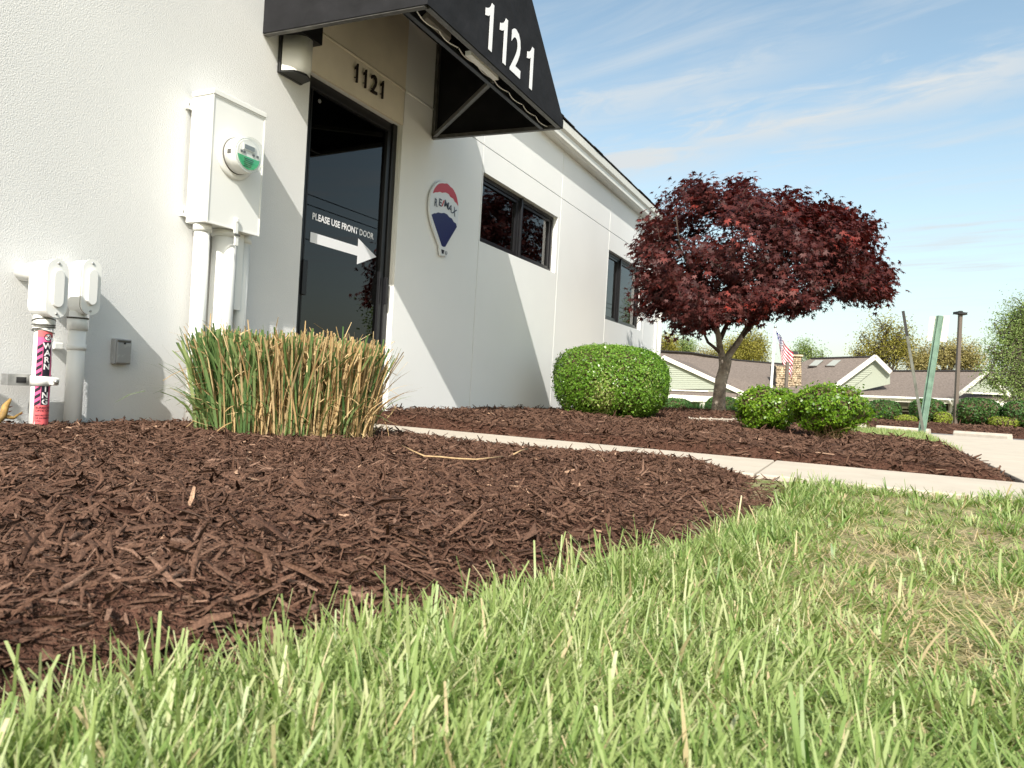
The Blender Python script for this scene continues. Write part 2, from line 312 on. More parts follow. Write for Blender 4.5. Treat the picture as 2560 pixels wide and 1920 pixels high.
def holed(name, xs, zs, holes, y0, y1, m, parent=None):
    """upright slab between y0 (front) and y1 over xs x zs with rectangular openings cut through"""
    X = sorted({xs[0], xs[1], *[v for h in holes for v in h[:2]]}); Z = sorted({zs[0], zs[1], *[v for h in holes for v in h[2:]]})
    bm = bmesh.new(); vs = {}
    def vt(x, y, z):
        k = (round(x, 5), round(y, 5), round(z, 5))
        if k not in vs: vs[k] = bm.verts.new(k)
        return vs[k]
    solid = lambda i, j: 0 <= i < len(X) - 1 and 0 <= j < len(Z) - 1 and not any(h[0] <= (X[i] + X[i + 1]) / 2 <= h[1] and h[2] <= (Z[j] + Z[j + 1]) / 2 <= h[3] for h in holes)
    for i in range(len(X) - 1):
        for j in range(len(Z) - 1):
            if not solid(i, j): continue
            a, b, c, d = X[i], X[i + 1], Z[j], Z[j + 1]
            bm.faces.new([vt(a, y0, c), vt(b, y0, c), vt(b, y0, d), vt(a, y0, d)]); bm.faces.new([vt(a, y1, d), vt(b, y1, d), vt(b, y1, c), vt(a, y1, c)])
            if not solid(i - 1, j): bm.faces.new([vt(a, y1, c), vt(a, y0, c), vt(a, y0, d), vt(a, y1, d)])
            if not solid(i + 1, j): bm.faces.new([vt(b, y0, c), vt(b, y1, c), vt(b, y1, d), vt(b, y0, d)])
            if not solid(i, j - 1): bm.faces.new([vt(a, y1, c), vt(b, y1, c), vt(b, y0, c), vt(a, y0, c)])
            if not solid(i, j + 1): bm.faces.new([vt(a, y0, d), vt(b, y0, d), vt(b, y1, d), vt(a, y1, d)])
    me = bpy.data.meshes.new(name); bm.to_mesh(me); bm.free(); return obj(name, me, m, parent)
def textmesh(s, size=1.0, depth=0.0, bold=0.0, xs=1.0, space=1.0):
    c = bpy.data.curves.new('lettering', 'FONT'); c.body = s; c.size = size; c.offset = bold * size; c.extrude = depth; c.space_character = space
    c.resolution_u = 3; o = bpy.data.objects.new('lettering', c); COL.objects.link(o)
    dg = bpy.context.evaluated_depsgraph_get(); me = bpy.data.meshes.new_from_object(o.evaluated_get(dg)); bpy.data.objects.remove(o)
    n = len(me.vertices); a = np.empty(n * 3, dtype=np.float32); me.vertices.foreach_get('co', a); a = a.reshape(-1, 3); a[:, 0] *= xs
    return me, a
def setco(me, a):
    me.vertices.foreach_set('co', np.asarray(a, dtype=np.float32).ravel()); me.update()
def wall_text(name, s, x0, x1, z0, z1, y, m, parent, depth=0.0, bold=0.0):
    """text fitted into x0..x1, z0..z1 on an upright plane facing -y"""
    me, a = textmesh(s, 1.0, depth, bold); lo = a.min(0); hi = a.max(0)
    b = np.empty_like(a); b[:, 0] = x0 + (a[:, 0] - lo[0]) / (hi[0] - lo[0]) * (x1 - x0); b[:, 2] = z0 + (a[:, 1] - lo[1]) / (hi[1] - lo[1]) * (z1 - z0); b[:, 1] = y - a[:, 2]
    setco(me, b); return obj(name, me, m, parent)
def wall_one(name, x0, x1, z0, z1, y, m, parent, th=0.0015):
    """numeral 1 with a flag, right-aligned stem"""
    w = x1 - x0; h = z1 - z0; P = [(.58, 0), (1, 0), (1, 1), (.72, 1), (.62, .925), (.42, .85), (.08, .79), (0, .785), (0, .63), (.30, .66), (.58, .72)]
    return slab(name, [(x0 + a * w, y, z0 + b * h) for a, b in P], (0, 1, 0), th, m, parent)
def sm(x, a=0.0, b=1.0):
    t = np.clip((np.asarray(x, float) - a) / (b - a), 0, 1); return t * t * (3 - 2 * t)
_w = [(rng.normal(size=2) * 1.0, rng.uniform(0, 6.28)) for _ in range(14)]
def wob(x, y, f):
    """smooth pseudo-noise in about -1..1"""
    s = 0
    for (d, p) in _w: s = s + np.sin((np.asarray(x) * d[0] + np.asarray(y) * d[1]) * f + p)
    return s / 5.0

# ================================================================== THE SETTING: ground
def yb(x):
    """edge between the front lawn and the mulch bed"""
    return np.interp(x, [-3, -1, 0.2, 0.42, 0.55, 0.70, 0.88, 1.14, 1.46, 1.85, 2.3, 2.6, 3.1], [0.80, 0.74, 0.66, 0.62, 0.585, 0.545, 0.505, 0.445, 0.36, 0.285, 0.235, 0.225, 0.215]) + 0.012 * wob(x * 9, 0, 1)
def mh1(x, y):
    d = y - yb(x); w = 0.16 + 0.09 * np.clip(x, 0, 3)
    h = -0.045 + 0.080 * sm(d / w) + 0.012 * wob(x, y, 3.0) * sm(d / 0.3)
    h = h + 0.010 * np.exp(-((y - 1.45) / 0.55) ** 2) * np.exp(-((x - 2.6) / 0.7) ** 2) - 0.015 * np.exp(-((x - 1.2) / 0.6) ** 2 - ((y - 1.2) / 0.5) ** 2)
    return h - (h + 0.03) * (1 - sm((3.045 - x) / 0.13))
def lawn_h(x, y): return -0.045 + 0.034 * sm((x - 2.0) / 0.9) + 0.008 * wob(x, y, 2.2) + 0.02 * sm((0.0 - y) / 1.0) * sm(x / 2)
XR_Y = [-0.70, -0.62, -0.42, -0.2, 0.05, 0.5, 0.8, 3]; XR_X = [6.05, 6.3, 6.75, 6.95, 7.3, 8.6, 9.6, 9.9]
def xr(y): return np.interp(y, XR_Y, XR_X)
def mh2(x, y):
    e = np.minimum(np.minimum((x - 3.825) / 0.10, (y + 0.66) / 0.15), (xr(y) - x) / 0.25)
    h = 0.045 + 0.085 * np.exp(-((x - 8.2) ** 2 + (y - 1.4) ** 2) / 1.3) + 0.012 * wob(x, y, 2.6) + 0.03 * sm((y - 1.5) / 1.4) * (1 - sm((x - 5) / 3))
    return -0.06 + (h + 0.06) * sm(e, -0.35, 1)
def terrain_h(x):
    return np.interp(x, [-900, 9.2, 10.5, 24.5, 26.5, 31, 33, 41, 60, 900], [-0.06, -0.06, -0.10, -0.50, -0.50, -0.60, -1.0, -1.95, -2.0, -2.0])
xs = np.array([-400, -60, -10, 0, 5, 9.2, 9.8, 10.5, 14, 18, 22, 24.5, 26.5, 28, 31, 33, 36, 41, 60, 150, 600]); ys = np.array([-500, -60, -20, -6, -2, 0, 2, 4, 12, 40, 120, 500])
V = [(x, y, float(terrain_h(x))) for x in xs for y in ys]; ny = len(ys)
Q = [(i * ny + j, (i + 1) * ny + j, (i + 1) * ny + j + 1, i * ny + j + 1) for i in range(len(xs) - 1) for j in range(ny - 1)]
tag(obj('ground', npmesh('ground', V, Q), 'soil'), kind='structure')
def sheet(name, x0, x1, y0, y1, fn, step, m, kind='structure'):
    X = np.arange(x0, x1 + 1e-6, step); Y = np.arange(y0, y1 + 1e-6, step); gx, gy = np.meshgrid(X, Y, indexing='ij'); V = np.stack([gx, gy, fn(gx, gy)], -1).reshape(-1, 3)
    i, j = np.meshgrid(np.arange(len(X) - 1), np.arange(len(Y) - 1), indexing='ij'); n = len(Y); Q = np.stack([i * n + j, (i + 1) * n + j, (i + 1) * n + j + 1, i * n + j + 1], -1).reshape(-1, 4)
    return tag(obj(name, npmesh(name, V, Q, smooth=True), m), kind=kind)
sheet('lawn', -3.0, 3.04, -4.0, 1.0, lambda x, y: lawn_h(x, y), 0.06, 'soil')
sheet('mulch_bed', -3.0, 3.042, 0.12, 2.918, lambda x, y: np.where(y > yb(x) - 0.03, mh1(x, y), -0.09) + 0.006 * wob(x, y, 21), 0.03, 'mulch_soil')
sheet('mulch_bed', 3.82, 9.9, -0.72, 2.918, lambda x, y: mh2(x, y) + 0.005 * wob(x, y, 21), 0.04, 'mulch_soil')
# entrance walk of cast slabs, and the wide concrete drive it meets
wk = tag(bpy.data.objects.new('walkway', None), kind='structure'); COL.objects.link(wk)
for a, b in ((-0.66, 0.365), (0.373, 1.60), (1.608, 2.91)):
    box('slab', (3.05, a, -0.12), (3.815, b, 0.0), 'concrete', wk, 0.006)
dr = tag(bpy.data.objects.new('driveway', None), kind='structure'); COL.objects.link(dr)
for i, (a, b) in enumerate(((3.05, 5.40), (5.408, 7.75), (7.758, 9.6))):
    box('slab', (a, -5.2, -0.12), (b, -0.672, 0.002), 'concrete', dr, 0.006); box('slab', (a, -9.8, -0.12), (b, -5.208, 0.002), 'concrete', dr, 0.006)
def lot(x, y): return np.interp(x, [9.6, 24.5, 26.2], [-0.055, -0.472, -0.49])
V = []; Q = []; LX = [9.61, 12, 15, 18, 21, 24.5, 26.0]; LY = [-40, -10, -5, -2, -0.5, 1, 4, 9, 20]
V = [(x, y, float(lot(x, y))) for x in LX for y in LY]; n = len(LY)
Q = [(i * n + j, (i + 1) * n + j, (i + 1) * n + j + 1, i * n + j + 1) for i in range(len(LX) - 1) for j in range(n - 1)]
tag(obj('parking_lot', npmesh('parking_lot', V, Q), 'asphalt'), kind='structure')
pl = bpy.data.objects['parking_lot']
def line(name, p, q, w, m):
    p = np.array(p[:2], float); q = np.array(q[:2], float); d = (q - p) / np.linalg.norm(q - p); s = np.array([-d[1], d[0]]) * w / 2
    P = []
    for t in np.linspace(0, 1, 7):
        c = p + (q - p) * t
        for k in (-1, 1): e = c + s * k; P.append((e[0], e[1], float(lot(e[0], e[1])) + 0.006))
    return obj(name, npmesh(name, P, [(2 * i, 2 * i + 2, 2 * i + 3, 2 * i + 1) for i in range(6)]), m, pl)
line('painted_line', (23.2, -2.2), (17.5, -2.3), 0.12, 'road_paint'); line('painted_line', (24.6, -0.2), (18.5, 0.2), 0.12, 'road_paint')
line('painted_line', (10.4, -1.9), (14.5, -4.2), 0.12, 'yellow_paint')
# raised far bed beyond the lot
def far_bed(x, y): return np.interp(x, [25.8, 26.35, 27.5, 31, 32.5], [-0.60, -0.38, -0.28, -0.26, -0.8]) + 0.03 * wob(x, y, 0.9)
fb = sheet('far_mulch_bed', 25.8, 32.4, -12, 14, lambda x, y: far_bed(x - 1.4 * 0 + 0.0, y), 0.35, 'mulch_soil')

# ================================================================== WHITE BUILDING
B = thing('white_building', 'long white stucco office building with black door and two wide windows', 'building', loc=(4, WY, 0))
DOOR = (3.163, 4.085, -0.3, 2.042); W1 = (5.262, 6.905, 1.482, 2.062); W2 = (8.59, 10.18, 1.185, 2.055)
ZT = 2.79; ZJ = 2.283; g = 0.0045
obj_b = holed('wall_core', (-6, 11.08), (-0.3, ZT), [DOOR, W1, W2], WY + 0.022, WY + 0.16, 'white_paint', B)
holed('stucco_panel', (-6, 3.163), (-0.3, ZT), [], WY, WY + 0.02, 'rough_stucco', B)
tag(holed('stucco_panel', (3.165, 4.092), (2.042, ZJ - g), [], WY, WY + 0.02, 'beige_stucco', B), 'beige strip of stucco above the door')
tag(holed('stucco_panel', (3.165, 4.092), (ZJ + g, ZT), [], WY, WY + 0.02, 'beige_stucco', B), 'beige stucco under the awning')
xs_ = [4.087, 5.243, 6.968, 8.572, 10.31, 11.1]
for a, b in zip(xs_[:-1], xs_[1:]):
    hl = [w for w in (W1, W2) if a < w[0] < b]
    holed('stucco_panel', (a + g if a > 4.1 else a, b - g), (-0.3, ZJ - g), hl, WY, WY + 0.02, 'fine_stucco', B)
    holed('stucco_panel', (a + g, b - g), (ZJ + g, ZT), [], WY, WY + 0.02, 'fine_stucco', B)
tube('joint_bead', [(3.17, WY + 0.004, ZJ), (4.09, WY + 0.004, ZJ)], 0.011, 'beige_stucco', B, 8); tube('joint_bead', [(4.10, WY + 0.004, ZJ), (4.47, WY + 0.004, ZJ)], 0.011, 'fine_stucco', B, 8)
box('end_wall', (10.9, WY + 0.02, -1.0), (11.1, 12, ZT), 'fine_stucco', B); box('corner_board', (10.99, WY - 0.02, -0.3), (11.12, WY + 0.05, ZT), 'white_paint', B, 0.004)
# dark rooms behind the glass: an open-fronted shell
def shell(x0, x1, y0, y1, z0, z1):
    P = [(x, y, z) for x in (x0, x1) for y in (y0, y1) for z in (z0, z1)]
    return pymesh('room', P, [(2, 3, 7, 6), (0, 1, 3, 2), (4, 6, 7, 5), (0, 2, 6, 4), (1, 5, 7, 3)])
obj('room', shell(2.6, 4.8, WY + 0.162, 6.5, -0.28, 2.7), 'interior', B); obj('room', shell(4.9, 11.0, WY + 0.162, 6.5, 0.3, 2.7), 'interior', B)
# eave: moulded gutter, fascia, shingles
prof = [(2.925, 2.775), (2.845, 2.775), (2.822, 2.80), (2.822, 2.86), (2.800, 2.885), (2.795, 2.955), (2.812, 2.955), (2.925, 2.95)]
V = [(x, y, z) for x in (4.15, 11.16) for (y, z) in prof]; k = len(prof)
obj('gutter', pymesh('gutter', V, [(i, (i + 1) % k, k + (i + 1) % k, k + i) for i in range(k)] + [tuple(range(k)), tuple(range(2 * k - 1, k - 1, -1))]), 'gutter', B)
RS = 0.42
rf = obj('roof', pymesh('roof', [(-6, 2.80, 2.965), (11.25, 2.80, 2.965), (11.25, 8.5, 2.965 + 5.7 * RS), (-6, 8.5, 2.965 + 5.7 * RS), (-6, 2.80, 2.95), (11.25, 2.80, 2.95), (11.25, 8.5, 2.95 + 5.7 * RS - .1), (-6, 8.5, 2.95 + 5.7 * RS - .1)], [(0, 1, 2, 3), (0, 4, 5, 1), (4, 7, 6, 5), (1, 5, 6, 2), (0, 3, 7, 4)]), 'shingle', B)
shm = None
for r_ in range(2):
    x = 4.2 + 0.15 * r_
    while x < 11.2:
        w = 0.30; y0 = 2.792 + r_ * 0.14 + random.uniform(-0.008, 0.008); z0 = 2.973 + r_ * 0.14 * RS + 0.006 * r_
        if shm is None:
            shm = pymesh('shingle', [(0, 0, 0), (w - .012, 0, 0), (w - .012, .3, .3 * RS), (0, .3, .3 * RS), (0, 0, .012), (w - .012, 0, .012), (w - .012, .3, .3 * RS + .02), (0, .3, .3 * RS + .02)], [(4, 5, 6, 7), (0, 1, 5, 4), (1, 2, 6, 5), (3, 0, 4, 7), (0, 3, 2, 1)])
        o = obj('shingle', shm, 'shingle', rf); o.location = (x, y0, z0 + random.uniform(0, 0.008)); o.rotation_euler.x = random.uniform(-.02, .02); x += w
for o_ in (lathe('downspout', [(0.035, 0.0), (0.035, 2.78)], 'white_paint', B, 'Z', (11.06, WY - 0.06, 0.0), 12),): pass
# door
YD = WY + 0.052
D_ = box('door', (3.165, YD, -0.02), (3.235, YD + 0.05, 2.04), 'dark_metal', B)
box('jamb', (4.035, YD - 0.012, -0.02), (4.083, YD + 0.05, 2.04), 'dark_metal', D_, 0.003); box('stile', (3.992, YD, -0.02), (4.031, YD + 0.045, 1.975), 'dark_metal', D_, 0.003)
box('head_rail', (3.2355, YD + 0.002, 1.98), (4.034, YD + 0.05, 2.04), 'dark_metal', D_, 0.003); box('bottom_rail', (3.236, YD + 0.002, -0.02), (3.991, YD + 0.04, 0.22), 'dark_metal', D_)
box('weather_strip', (3.247, YD + 0.006, 0.23), (3.258, YD + 0.03, 1.97), 'black_plastic', D_)
PD = YD + 0.022
pymesh_ = lambda x0, x1, z0, z1, y: pymesh('pane', [(x0, y, z0), (x1, y, z0), (x1, y, z1), (x0, y, z1)], [(0, 1, 2, 3)])
box('pane', (3.236, PD, 0.221), (3.991, PD + 0.006, 1.979), 'glass', D_)
box('lock_plate', (3.2365, YD - 0.012, 0.76), (3.275, YD + 0.02, 0.965), 'dark_metal', D_, 0.003); box('pull_handle', (4.02, YD - 0.04, 0.80), (4.032, YD - 0.013, 0.98), 'dark_metal', D_, 0.003)
lathe('closer_screw', [(0.012, 0), (0.012, 0.004)], 'zinc', D_, 'Y', (3.33, PD - 0.001, 1.93), 12); lathe('frame_screw', [(0.006, 0), (0.005, 0.004)], 'zinc', D_, 'Y', (3.205, YD, 1.29), 10)
wall_text('lettering', 'PLEASE USE FRONT DOOR', 3.325, 3.925, 1.222, 1.264, PD - 0.002, 'white_print', D_, bold=0.030)
slab('arrow_decal', [(3.316, PD - 0.003, 1.084), (3.766, PD - 0.003, 1.084), (3.766, PD - 0.003, 1.030), (3.966, PD - 0.003, 1.114), (3.766, PD - 0.003, 1.197), (3.766, PD - 0.003, 1.145), (3.316, PD - 0.003, 1.145)], (0, 1, 0), 0.0015, 'white_print', D_)
box('reflection_strip', (3.86, PD + 0.12, 0.2), (3.93, PD + 0.14, 0.98), 'reflection_tan', D_)  # tan strip behind the glass, coloured to stand for a sunlit reflection
# windows
def window(w, split, name='window'):
    x0, x1, z0, z1 = w; y = WY + 0.05; t = 0.035
    f = holed(name, (x0 + .001, x1 - .001), (z0 + .001, z1 - .001), [(x0 + t, split - t / 2, z0 + t, z1 - t), (split + t / 2, x1 - t, z0 + t, z1 - t)], y, y + 0.06, 'dark_metal', B)
    box('mullion', (split - 0.006, y - 0.02, z0 + .003), (split + 0.022, y - 0.001, z1 - .003), 'dark_metal', f, 0.002)
    for a, b in ((x0 + t, split - t / 2), (split + t / 2, x1 - t)):
        holed('sash', (a + .001, b - .001), (z0 + t + .001, z1 - t - .001), [(a + .04, b - .04, z0 + t + .025, z1 - t - .025)], y + 0.012, y + 0.05, 'dark_metal', f)
        box('pane', (a + .0405, y + 0.03, z0 + t + .0255), (b - .0405, y + 0.035, z1 - t - .0255), 'glass', f)
    return f
f1 = window(W1, 6.10); f2 = window(W2, 9.22)
sb = None
for i in range(17):
    z = 1.53 + i * 0.03
    if sb is None: sb = pymesh('blind_slat', [(0, -.012, -.006), (0.72, -.012, -.006), (0.72, .012, .006), (0, .012, .006)], [(0, 1, 2, 3)])
    o = obj('blind_slat', sb, 'blind', f1); o.location = (5.32, WY + 0.15, z)

# ================================================================== AWNING
AL, AR, AY = 2.793, 4.478, 1.898
A = thing('awning', 'black fabric awning with white number 1121 above the side door', 'awning', loc=(3.635, WY, 2.04))
FT = 2.71; fx0, fx1 = 3.48, 3.79
fp = slab('front_panel', [(AL, AY, 2.045), (AR, AY, 2.045), (AR, AY, 2.095), (fx1, AY, FT), (fx0, AY, FT), (AL, AY, 2.095)], (0, 1, 0), 0.006, 'fabric', A)
def side(x, fx, name):
    P = [(x, AY, 2.045), (x, AY, 2.095), (fx, AY, FT), (x, 2.775, 2.88), (x, WY - .002, 2.77), (x, WY - .002, 2.075)]
    me = pymesh(name, P, [(0, 1, 5), (1, 4, 5), (1, 2, 3), (1, 3, 4)]); o = obj(name, me, 'fabric', A)
    md = o.modifiers.new('th', 'SOLIDIFY'); md.thickness = 0.004; md.offset = 0
    return o
side(AL, fx0, 'side_panel'); side(AR, fx1, 'side_panel')
o = obj('top_panel', pymesh('top_panel', [(fx0, AY, FT), (fx1, AY, FT), (AR, 2.775, 2.88), (AL, 2.775, 2.88), (AL, WY - .002, 2.77), (AR, WY - .002, 2.77)], [(0, 1, 2, 3), (3, 2, 5, 4)]), 'fabric', A)
o.modifiers.new('th', 'SOLIDIFY').thickness = 0.004
zf = 2.052
bar('frame_bar', (AL + .016, WY - .003, zf + .028), (AL + .016, AY + .02, zf), .025, .025, 'grey_metal', A, bevel=.002); bar('frame_bar', (AR - .016, WY - .003, zf + .028), (AR - .016, AY + .02, zf), .025, .025, 'grey_metal', A, bevel=.002)
bar('frame_bar', (AL + .03, AY + .02, zf), (AR - .03, AY + .02, zf), .025, .025, 'grey_metal', A, bevel=.002)
bar('frame_bar', (AR - .02, WY - .015, 2.095), (AR - .02, WY - .015, 2.76), .025, .025, 'grey_metal', A, bevel=.002)
bar('frame_bar', (AL + .02, WY - .015, 2.095), (AL + .02, WY - .015, 2.76), .025, .025, 'grey_metal', A, bevel=.002)
bp_ = onZ(1238, 201, 2.06)
bar('brace', (AR - .035, WY - .03, 2.085), (float(bp_[0]), AY + .12, 2.062), .022, .022, 'grey_metal', A, bevel=.002); bar('frame_bar', (AL + .03, AY + .14, zf + .002), (AR - .03, AY + .14, zf + .002), .022, .022, 'dark_metal', A, bevel=.002)
for i in range(8):      # slack hem cords between the two front rails
    x0 = AL + .06 + i * .20; P = [(x0 + .19 * t, AY + .10 + .014 * math.sin(math.pi * t), zf + .006 - .004 * math.sin(math.pi * t)) for t in np.linspace(0, 1, 8)]
    tube('hem_cord', P, .0035, 'white_paint', A, 6)
bar('lamp_tube', (3.30, AY + .07, zf - .004), (3.62, AY + .07, zf - .004), .03, .02, 'white_paint', A, bevel=.003)
for d, x0, x1 in (('1', 3.335, 3.425), ('1', 3.505, 3.595), ('2', 3.645, 3.785), ('1', 3.865, 3.955)):
    if d == '1': wall_one('numeral', x0, x1, 2.098, 2.352, AY - 0.003, 'white_print', fp)
    else: wall_text('numeral', d, x0, x1, 2.098, 2.352, AY - 0.003, 'white_print', fp, bold=0.022)

# ================================================================== THINGS ON THE WALL
Lm = thing('wall_lamp', 'boxy outdoor wall light with frosted lens and black back under the awning', 'wall lamp', loc=(3.0, WY, 2.0))
box('backplate', (2.905, WY - .022, 1.915), (3.085, WY - .001, 2.275), 'black_plastic', Lm, .004)
hood = [(2.905, WY - .022, 2.12), (2.905, WY - .022, 2.275), (2.905, WY - .11, 2.275), (2.905, WY - .145, 2.235), (2.905, WY - .145, 2.12)]
slab('hood', hood, (1, 0, 0), .18, 'black_plastic', Lm)
def arc_lens(x0, x1, y0, dep, z0, z1):
    n = 14; P = []
    for z, k in ((z0, .86), (z0 + .025, 1.0), (z1, 1.0)):
        for i in range(n + 1):
            t = i / n; P.append((x0 + (x1 - x0) * t, y0 - dep * k * (1 - abs(2 * t - 1) ** 3.2), z))
    m = n + 1; Fc = [(r * m + i, r * m + i + 1, (r + 1) * m + i + 1, (r + 1) * m + i) for r in range(2) for i in range(n)]; Fc.append(tuple(range(m))); Fc.append(tuple(range(2 * m, 3 * m)))
    me = pymesh('lens', P, Fc)
    for p in me.polygons: p.use_smooth = len(p.vertices) == 4
    return me
obj('lens', arc_lens(2.915, 3.075, WY - .023, .115, 1.93, 2.119), 'lens', Lm)
slab('base_tray', [(2.91, WY - .022, 1.918), (3.08, WY - .022, 1.918), (3.06, WY - .10, 1.918), (3.0, WY - .125, 1.918), (2.93, WY - .10, 1.918)], (0, 0, 1), .010, 'black_plastic', Lm)

NU = thing('house_number', 'dark metal numerals 1121 fixed to the wall above the door', 'house number', loc=(3.68, WY, 2.12))
for d, x0, x1 in (('1', 3.530, 3.556), ('1', 3.616, 3.642), ('2', 3.694, 3.756), ('1', 3.795, 3.821)):
    if d == '1': wall_one('numeral', x0, x1, 2.118, 2.234, WY - .024, 'numerals', NU, .012)
    else: wall_text('numeral', d, x0, x1, 2.118, 2.234, WY - .018, 'numerals', NU, depth=.006, bold=0.004)
for x in (3.548, 3.634, 3.72, 3.812): lathe('standoff_pin', [(.003, 0), (.003, .016)], 'dark_metal', NU, 'Y', (x, WY, 2.15), 8)

# balloon-shaped sign, outlined from the photograph and cut from sheet at its real place
SG = thing('balloon_sign', 'red white and blue hot-air balloon shaped sign on the white wall', 'sign', loc=(4.68, WY, 1.25))
def z6(x, y, Y): p = onY(1060 + x / 6.38, 420 + y / 6.38, Y); return (float(p[0]), Y, float(p[2]))
def smooth_closed(P, n=4):
    P = np.array(P, float); m = len(P); out_ = []
    for i in range(m):
        a, b, c, d = P[i - 1], P[i], P[(i + 1) % m], P[(i + 2) % m]
        for t in np.arange(n) / n: out_.append(0.5 * ((2 * b) + (c - a) * t + (2 * a - 5 * b + 4 * c - d) * t * t + (3 * b - a - 3 * c + d) * t ** 3))
    return out_
outl = [(290, 205), (360, 215), (420, 275), (480, 360), (530, 480), (553, 620), (545, 780), (528, 940), (430, 1110), (345, 1265), (332, 1300), (372, 1335), (374, 1395), (348, 1415), (325, 1396), (300, 1402), (265, 1385), (250, 1290), (253, 1250), (180, 1050), (120, 870), (92, 700), (88, 570), (105, 430), (140, 330), (190, 260), (240, 220)]
bd = slab('panel', [z6(x, y, WY - .028) for x, y in smooth_closed(outl)], (0, 1, 0), .014, 'sign_white', SG)
red = [(150, 385), (170, 330), (205, 282), (245, 250), (300, 243), (330, 250), (365, 246), (400, 275), (425, 303), (455, 325), (490, 380), (520, 455), (541, 555), (545, 605), (520, 560), (492, 538), (470, 490), (424, 462), (400, 420), (345, 390), (295, 396), (255, 380), (215, 390), (185, 387), (142, 405)]
blue = [(122, 745), (165, 720), (192, 722), (225, 708), (275, 720), (320, 715), (370, 740), (405, 785), (445, 805), (475, 860), (510, 885), (525, 938), (430, 1100), (340, 1255), (312, 1258), (285, 1240), (225, 1060), (165, 880)]
slab('red_cap', [z6(x, y, WY - .030) for x, y in smooth_closed(red, 2)], (0, 1, 0), .0015, 'sign_red', bd); slab('blue_base', [z6(x, y, WY - .030) for x, y in blue], (0, 1, 0), .0015, 'sign_blue', bd)
slab('basket', [z6(x, y, WY - .030) for x, y in [(278, 1297), (325, 1312), (312, 1370), (287, 1362)]], (0, 1, 0), .0015, 'ink', bd)
for ch, x, y, w, h in (('R', 196, 552, 44, 118), ('E', 264, 550, 40, 112), ('/', 306, 562, 34, 112), ('M', 362, 582, 62, 108), ('A', 424, 642, 58, 108), ('X', 487, 696, 52, 118)):
    c = np.array(z6(x, y, WY - .031)); e = np.array(z6(x + w / 2, y, WY - .031)); tp = np.array(z6(x, y - h / 2, WY - .031))
    hw = abs(e[0] - c[0]); hh = abs(tp[2] - c[2]); o = wall_text('letter', ch, -hw, hw, -hh, hh, 0, 'sign_red' if ch == '/' else 'sign_grey', bd, bold=0.022)
    o.scale = (1.12, 1, 1.08); o.location = c; o.rotation_euler.y = R({'R': 0, 'E': 3, '/': 6, 'M': 10, 'A': 18, 'X': 24}[ch])
for a in (0, 1): tube('registered_mark', [np.array(z6(352 + 17 * math.cos(t), 1356 + 30 * math.sin(t), WY - .031)) for t in np.linspace(0, 6.283, 14)], .0012, 'ink', bd, 4) if a == 0 else wall_text('letter', 'R', *(lambda p, q: (p[0], q[0], q[2], p[2]))(z6(345, 1340, 0.5 * 2 * (WY - .031)), z6(359, 1372, WY - .031)), WY - .031, 'ink', bd)

# electricity meter
E_ = thing('meter_box', 'tall white electric meter cabinet with round glass meter on the wall', 'meter box', loc=(2.53, WY, .98))
bx = box('cabinet', (2.368, 2.766, .98), (2.688, WY - .018, 1.588), 'white_metal', E_, .003)
box('lid_lip', (2.362, 2.758, 1.573), (2.692, WY - .02, 1.598), 'white_metal', E_, .003)
holed('cover_edge', (2.366, 2.690), (.976, 1.572), [(2.372, 2.684, .982, 1.566)], 2.7625, 2.7655, 'white_metal', E_)
mc_ = onY(588, 392, 2.765); mc = (float(mc_[0]), 2.765, float(mc_[2]))
lathe('socket_ring', [(.112, 0), (.112, .004), (.104, .009), (.092, .011)], 'white_metal', E_, 'Y', mc, 36)
mt_ = lathe('meter', [(.083, .011), (.083, .080), (.080, .086)], 'white_metal', E_, 'Y', mc, 36)
lathe('collar_seam', [(.0850, .0115), (.0850, .016)], 'caulk', mt_, 'Y', mc, 36)
yF = 2.765 - .088
lathe('dial_face', [(.073, .086), (.071, .088)], 'white_paint', mt_, 'Y', mc, 32)
slab('green_label', [(mc[0] + .069 * math.cos(a), yF - .002, mc[2] + .069 * math.sin(a)) for a in np.linspace(R(188), R(352), 16)], (0, 1, 0), .001, 'green_label', mt_)
for i in range(5): box('print_line', (mc[0] - .030 + .004 * (i % 2), yF - .0035, mc[2] - .022 - i * .009), (mc[0] + .030 - .004 * i, yF - .0025, mc[2] - .0195 - i * .009), 'ink', mt_)
box('display_bezel', (mc[0] - .038, yF - .006, mc[2] + .018), (mc[0] + .034, yF - .0005, mc[2] + .048), 'white_paint', mt_, .001); box('display', (mc[0] - .032, yF - .0075, mc[2] + .023), (mc[0] + .028, yF - .0062, mc[2] + .043), 'lcd', mt_)
for dx in (-.052, -.035, .022, .048): box('contact', (mc[0] + dx, yF - .004, mc[2] + .002), (mc[0] + dx + .012, yF - .0006, mc[2] + .012), 'grey_metal', mt_)
gl = lathe('glass_dome', [(.082, .0865), (.082, .110), (.076, .120), (.055, .124)], 'clear', mt_, 'Y', mc, 36)
box('side_tab', (mc[0] - .0845, mc[1] - .062, mc[2] - .012), (mc[0] - .080, mc[1] - .04, mc[2] + .008), 'grey_metal', mt_)
hs = box('hasp', (2.520, 2.752, .955), (2.548, 2.7615, 1.035), 'white_metal', E_, .006, 3)
lathe('rivet', [(.006, 0), (.004, .004)], 'white_metal', hs, 'Y', (2.534, 2.752, 1.018), 10); box('seal_tag', (2.523, 2.748, .898), (2.547, 2.757, .952), 'white_paint', hs, .003); box('catch', (2.518, 2.744, .945), (2.551, 2.7515, .955), 'grey_metal', hs, .001)
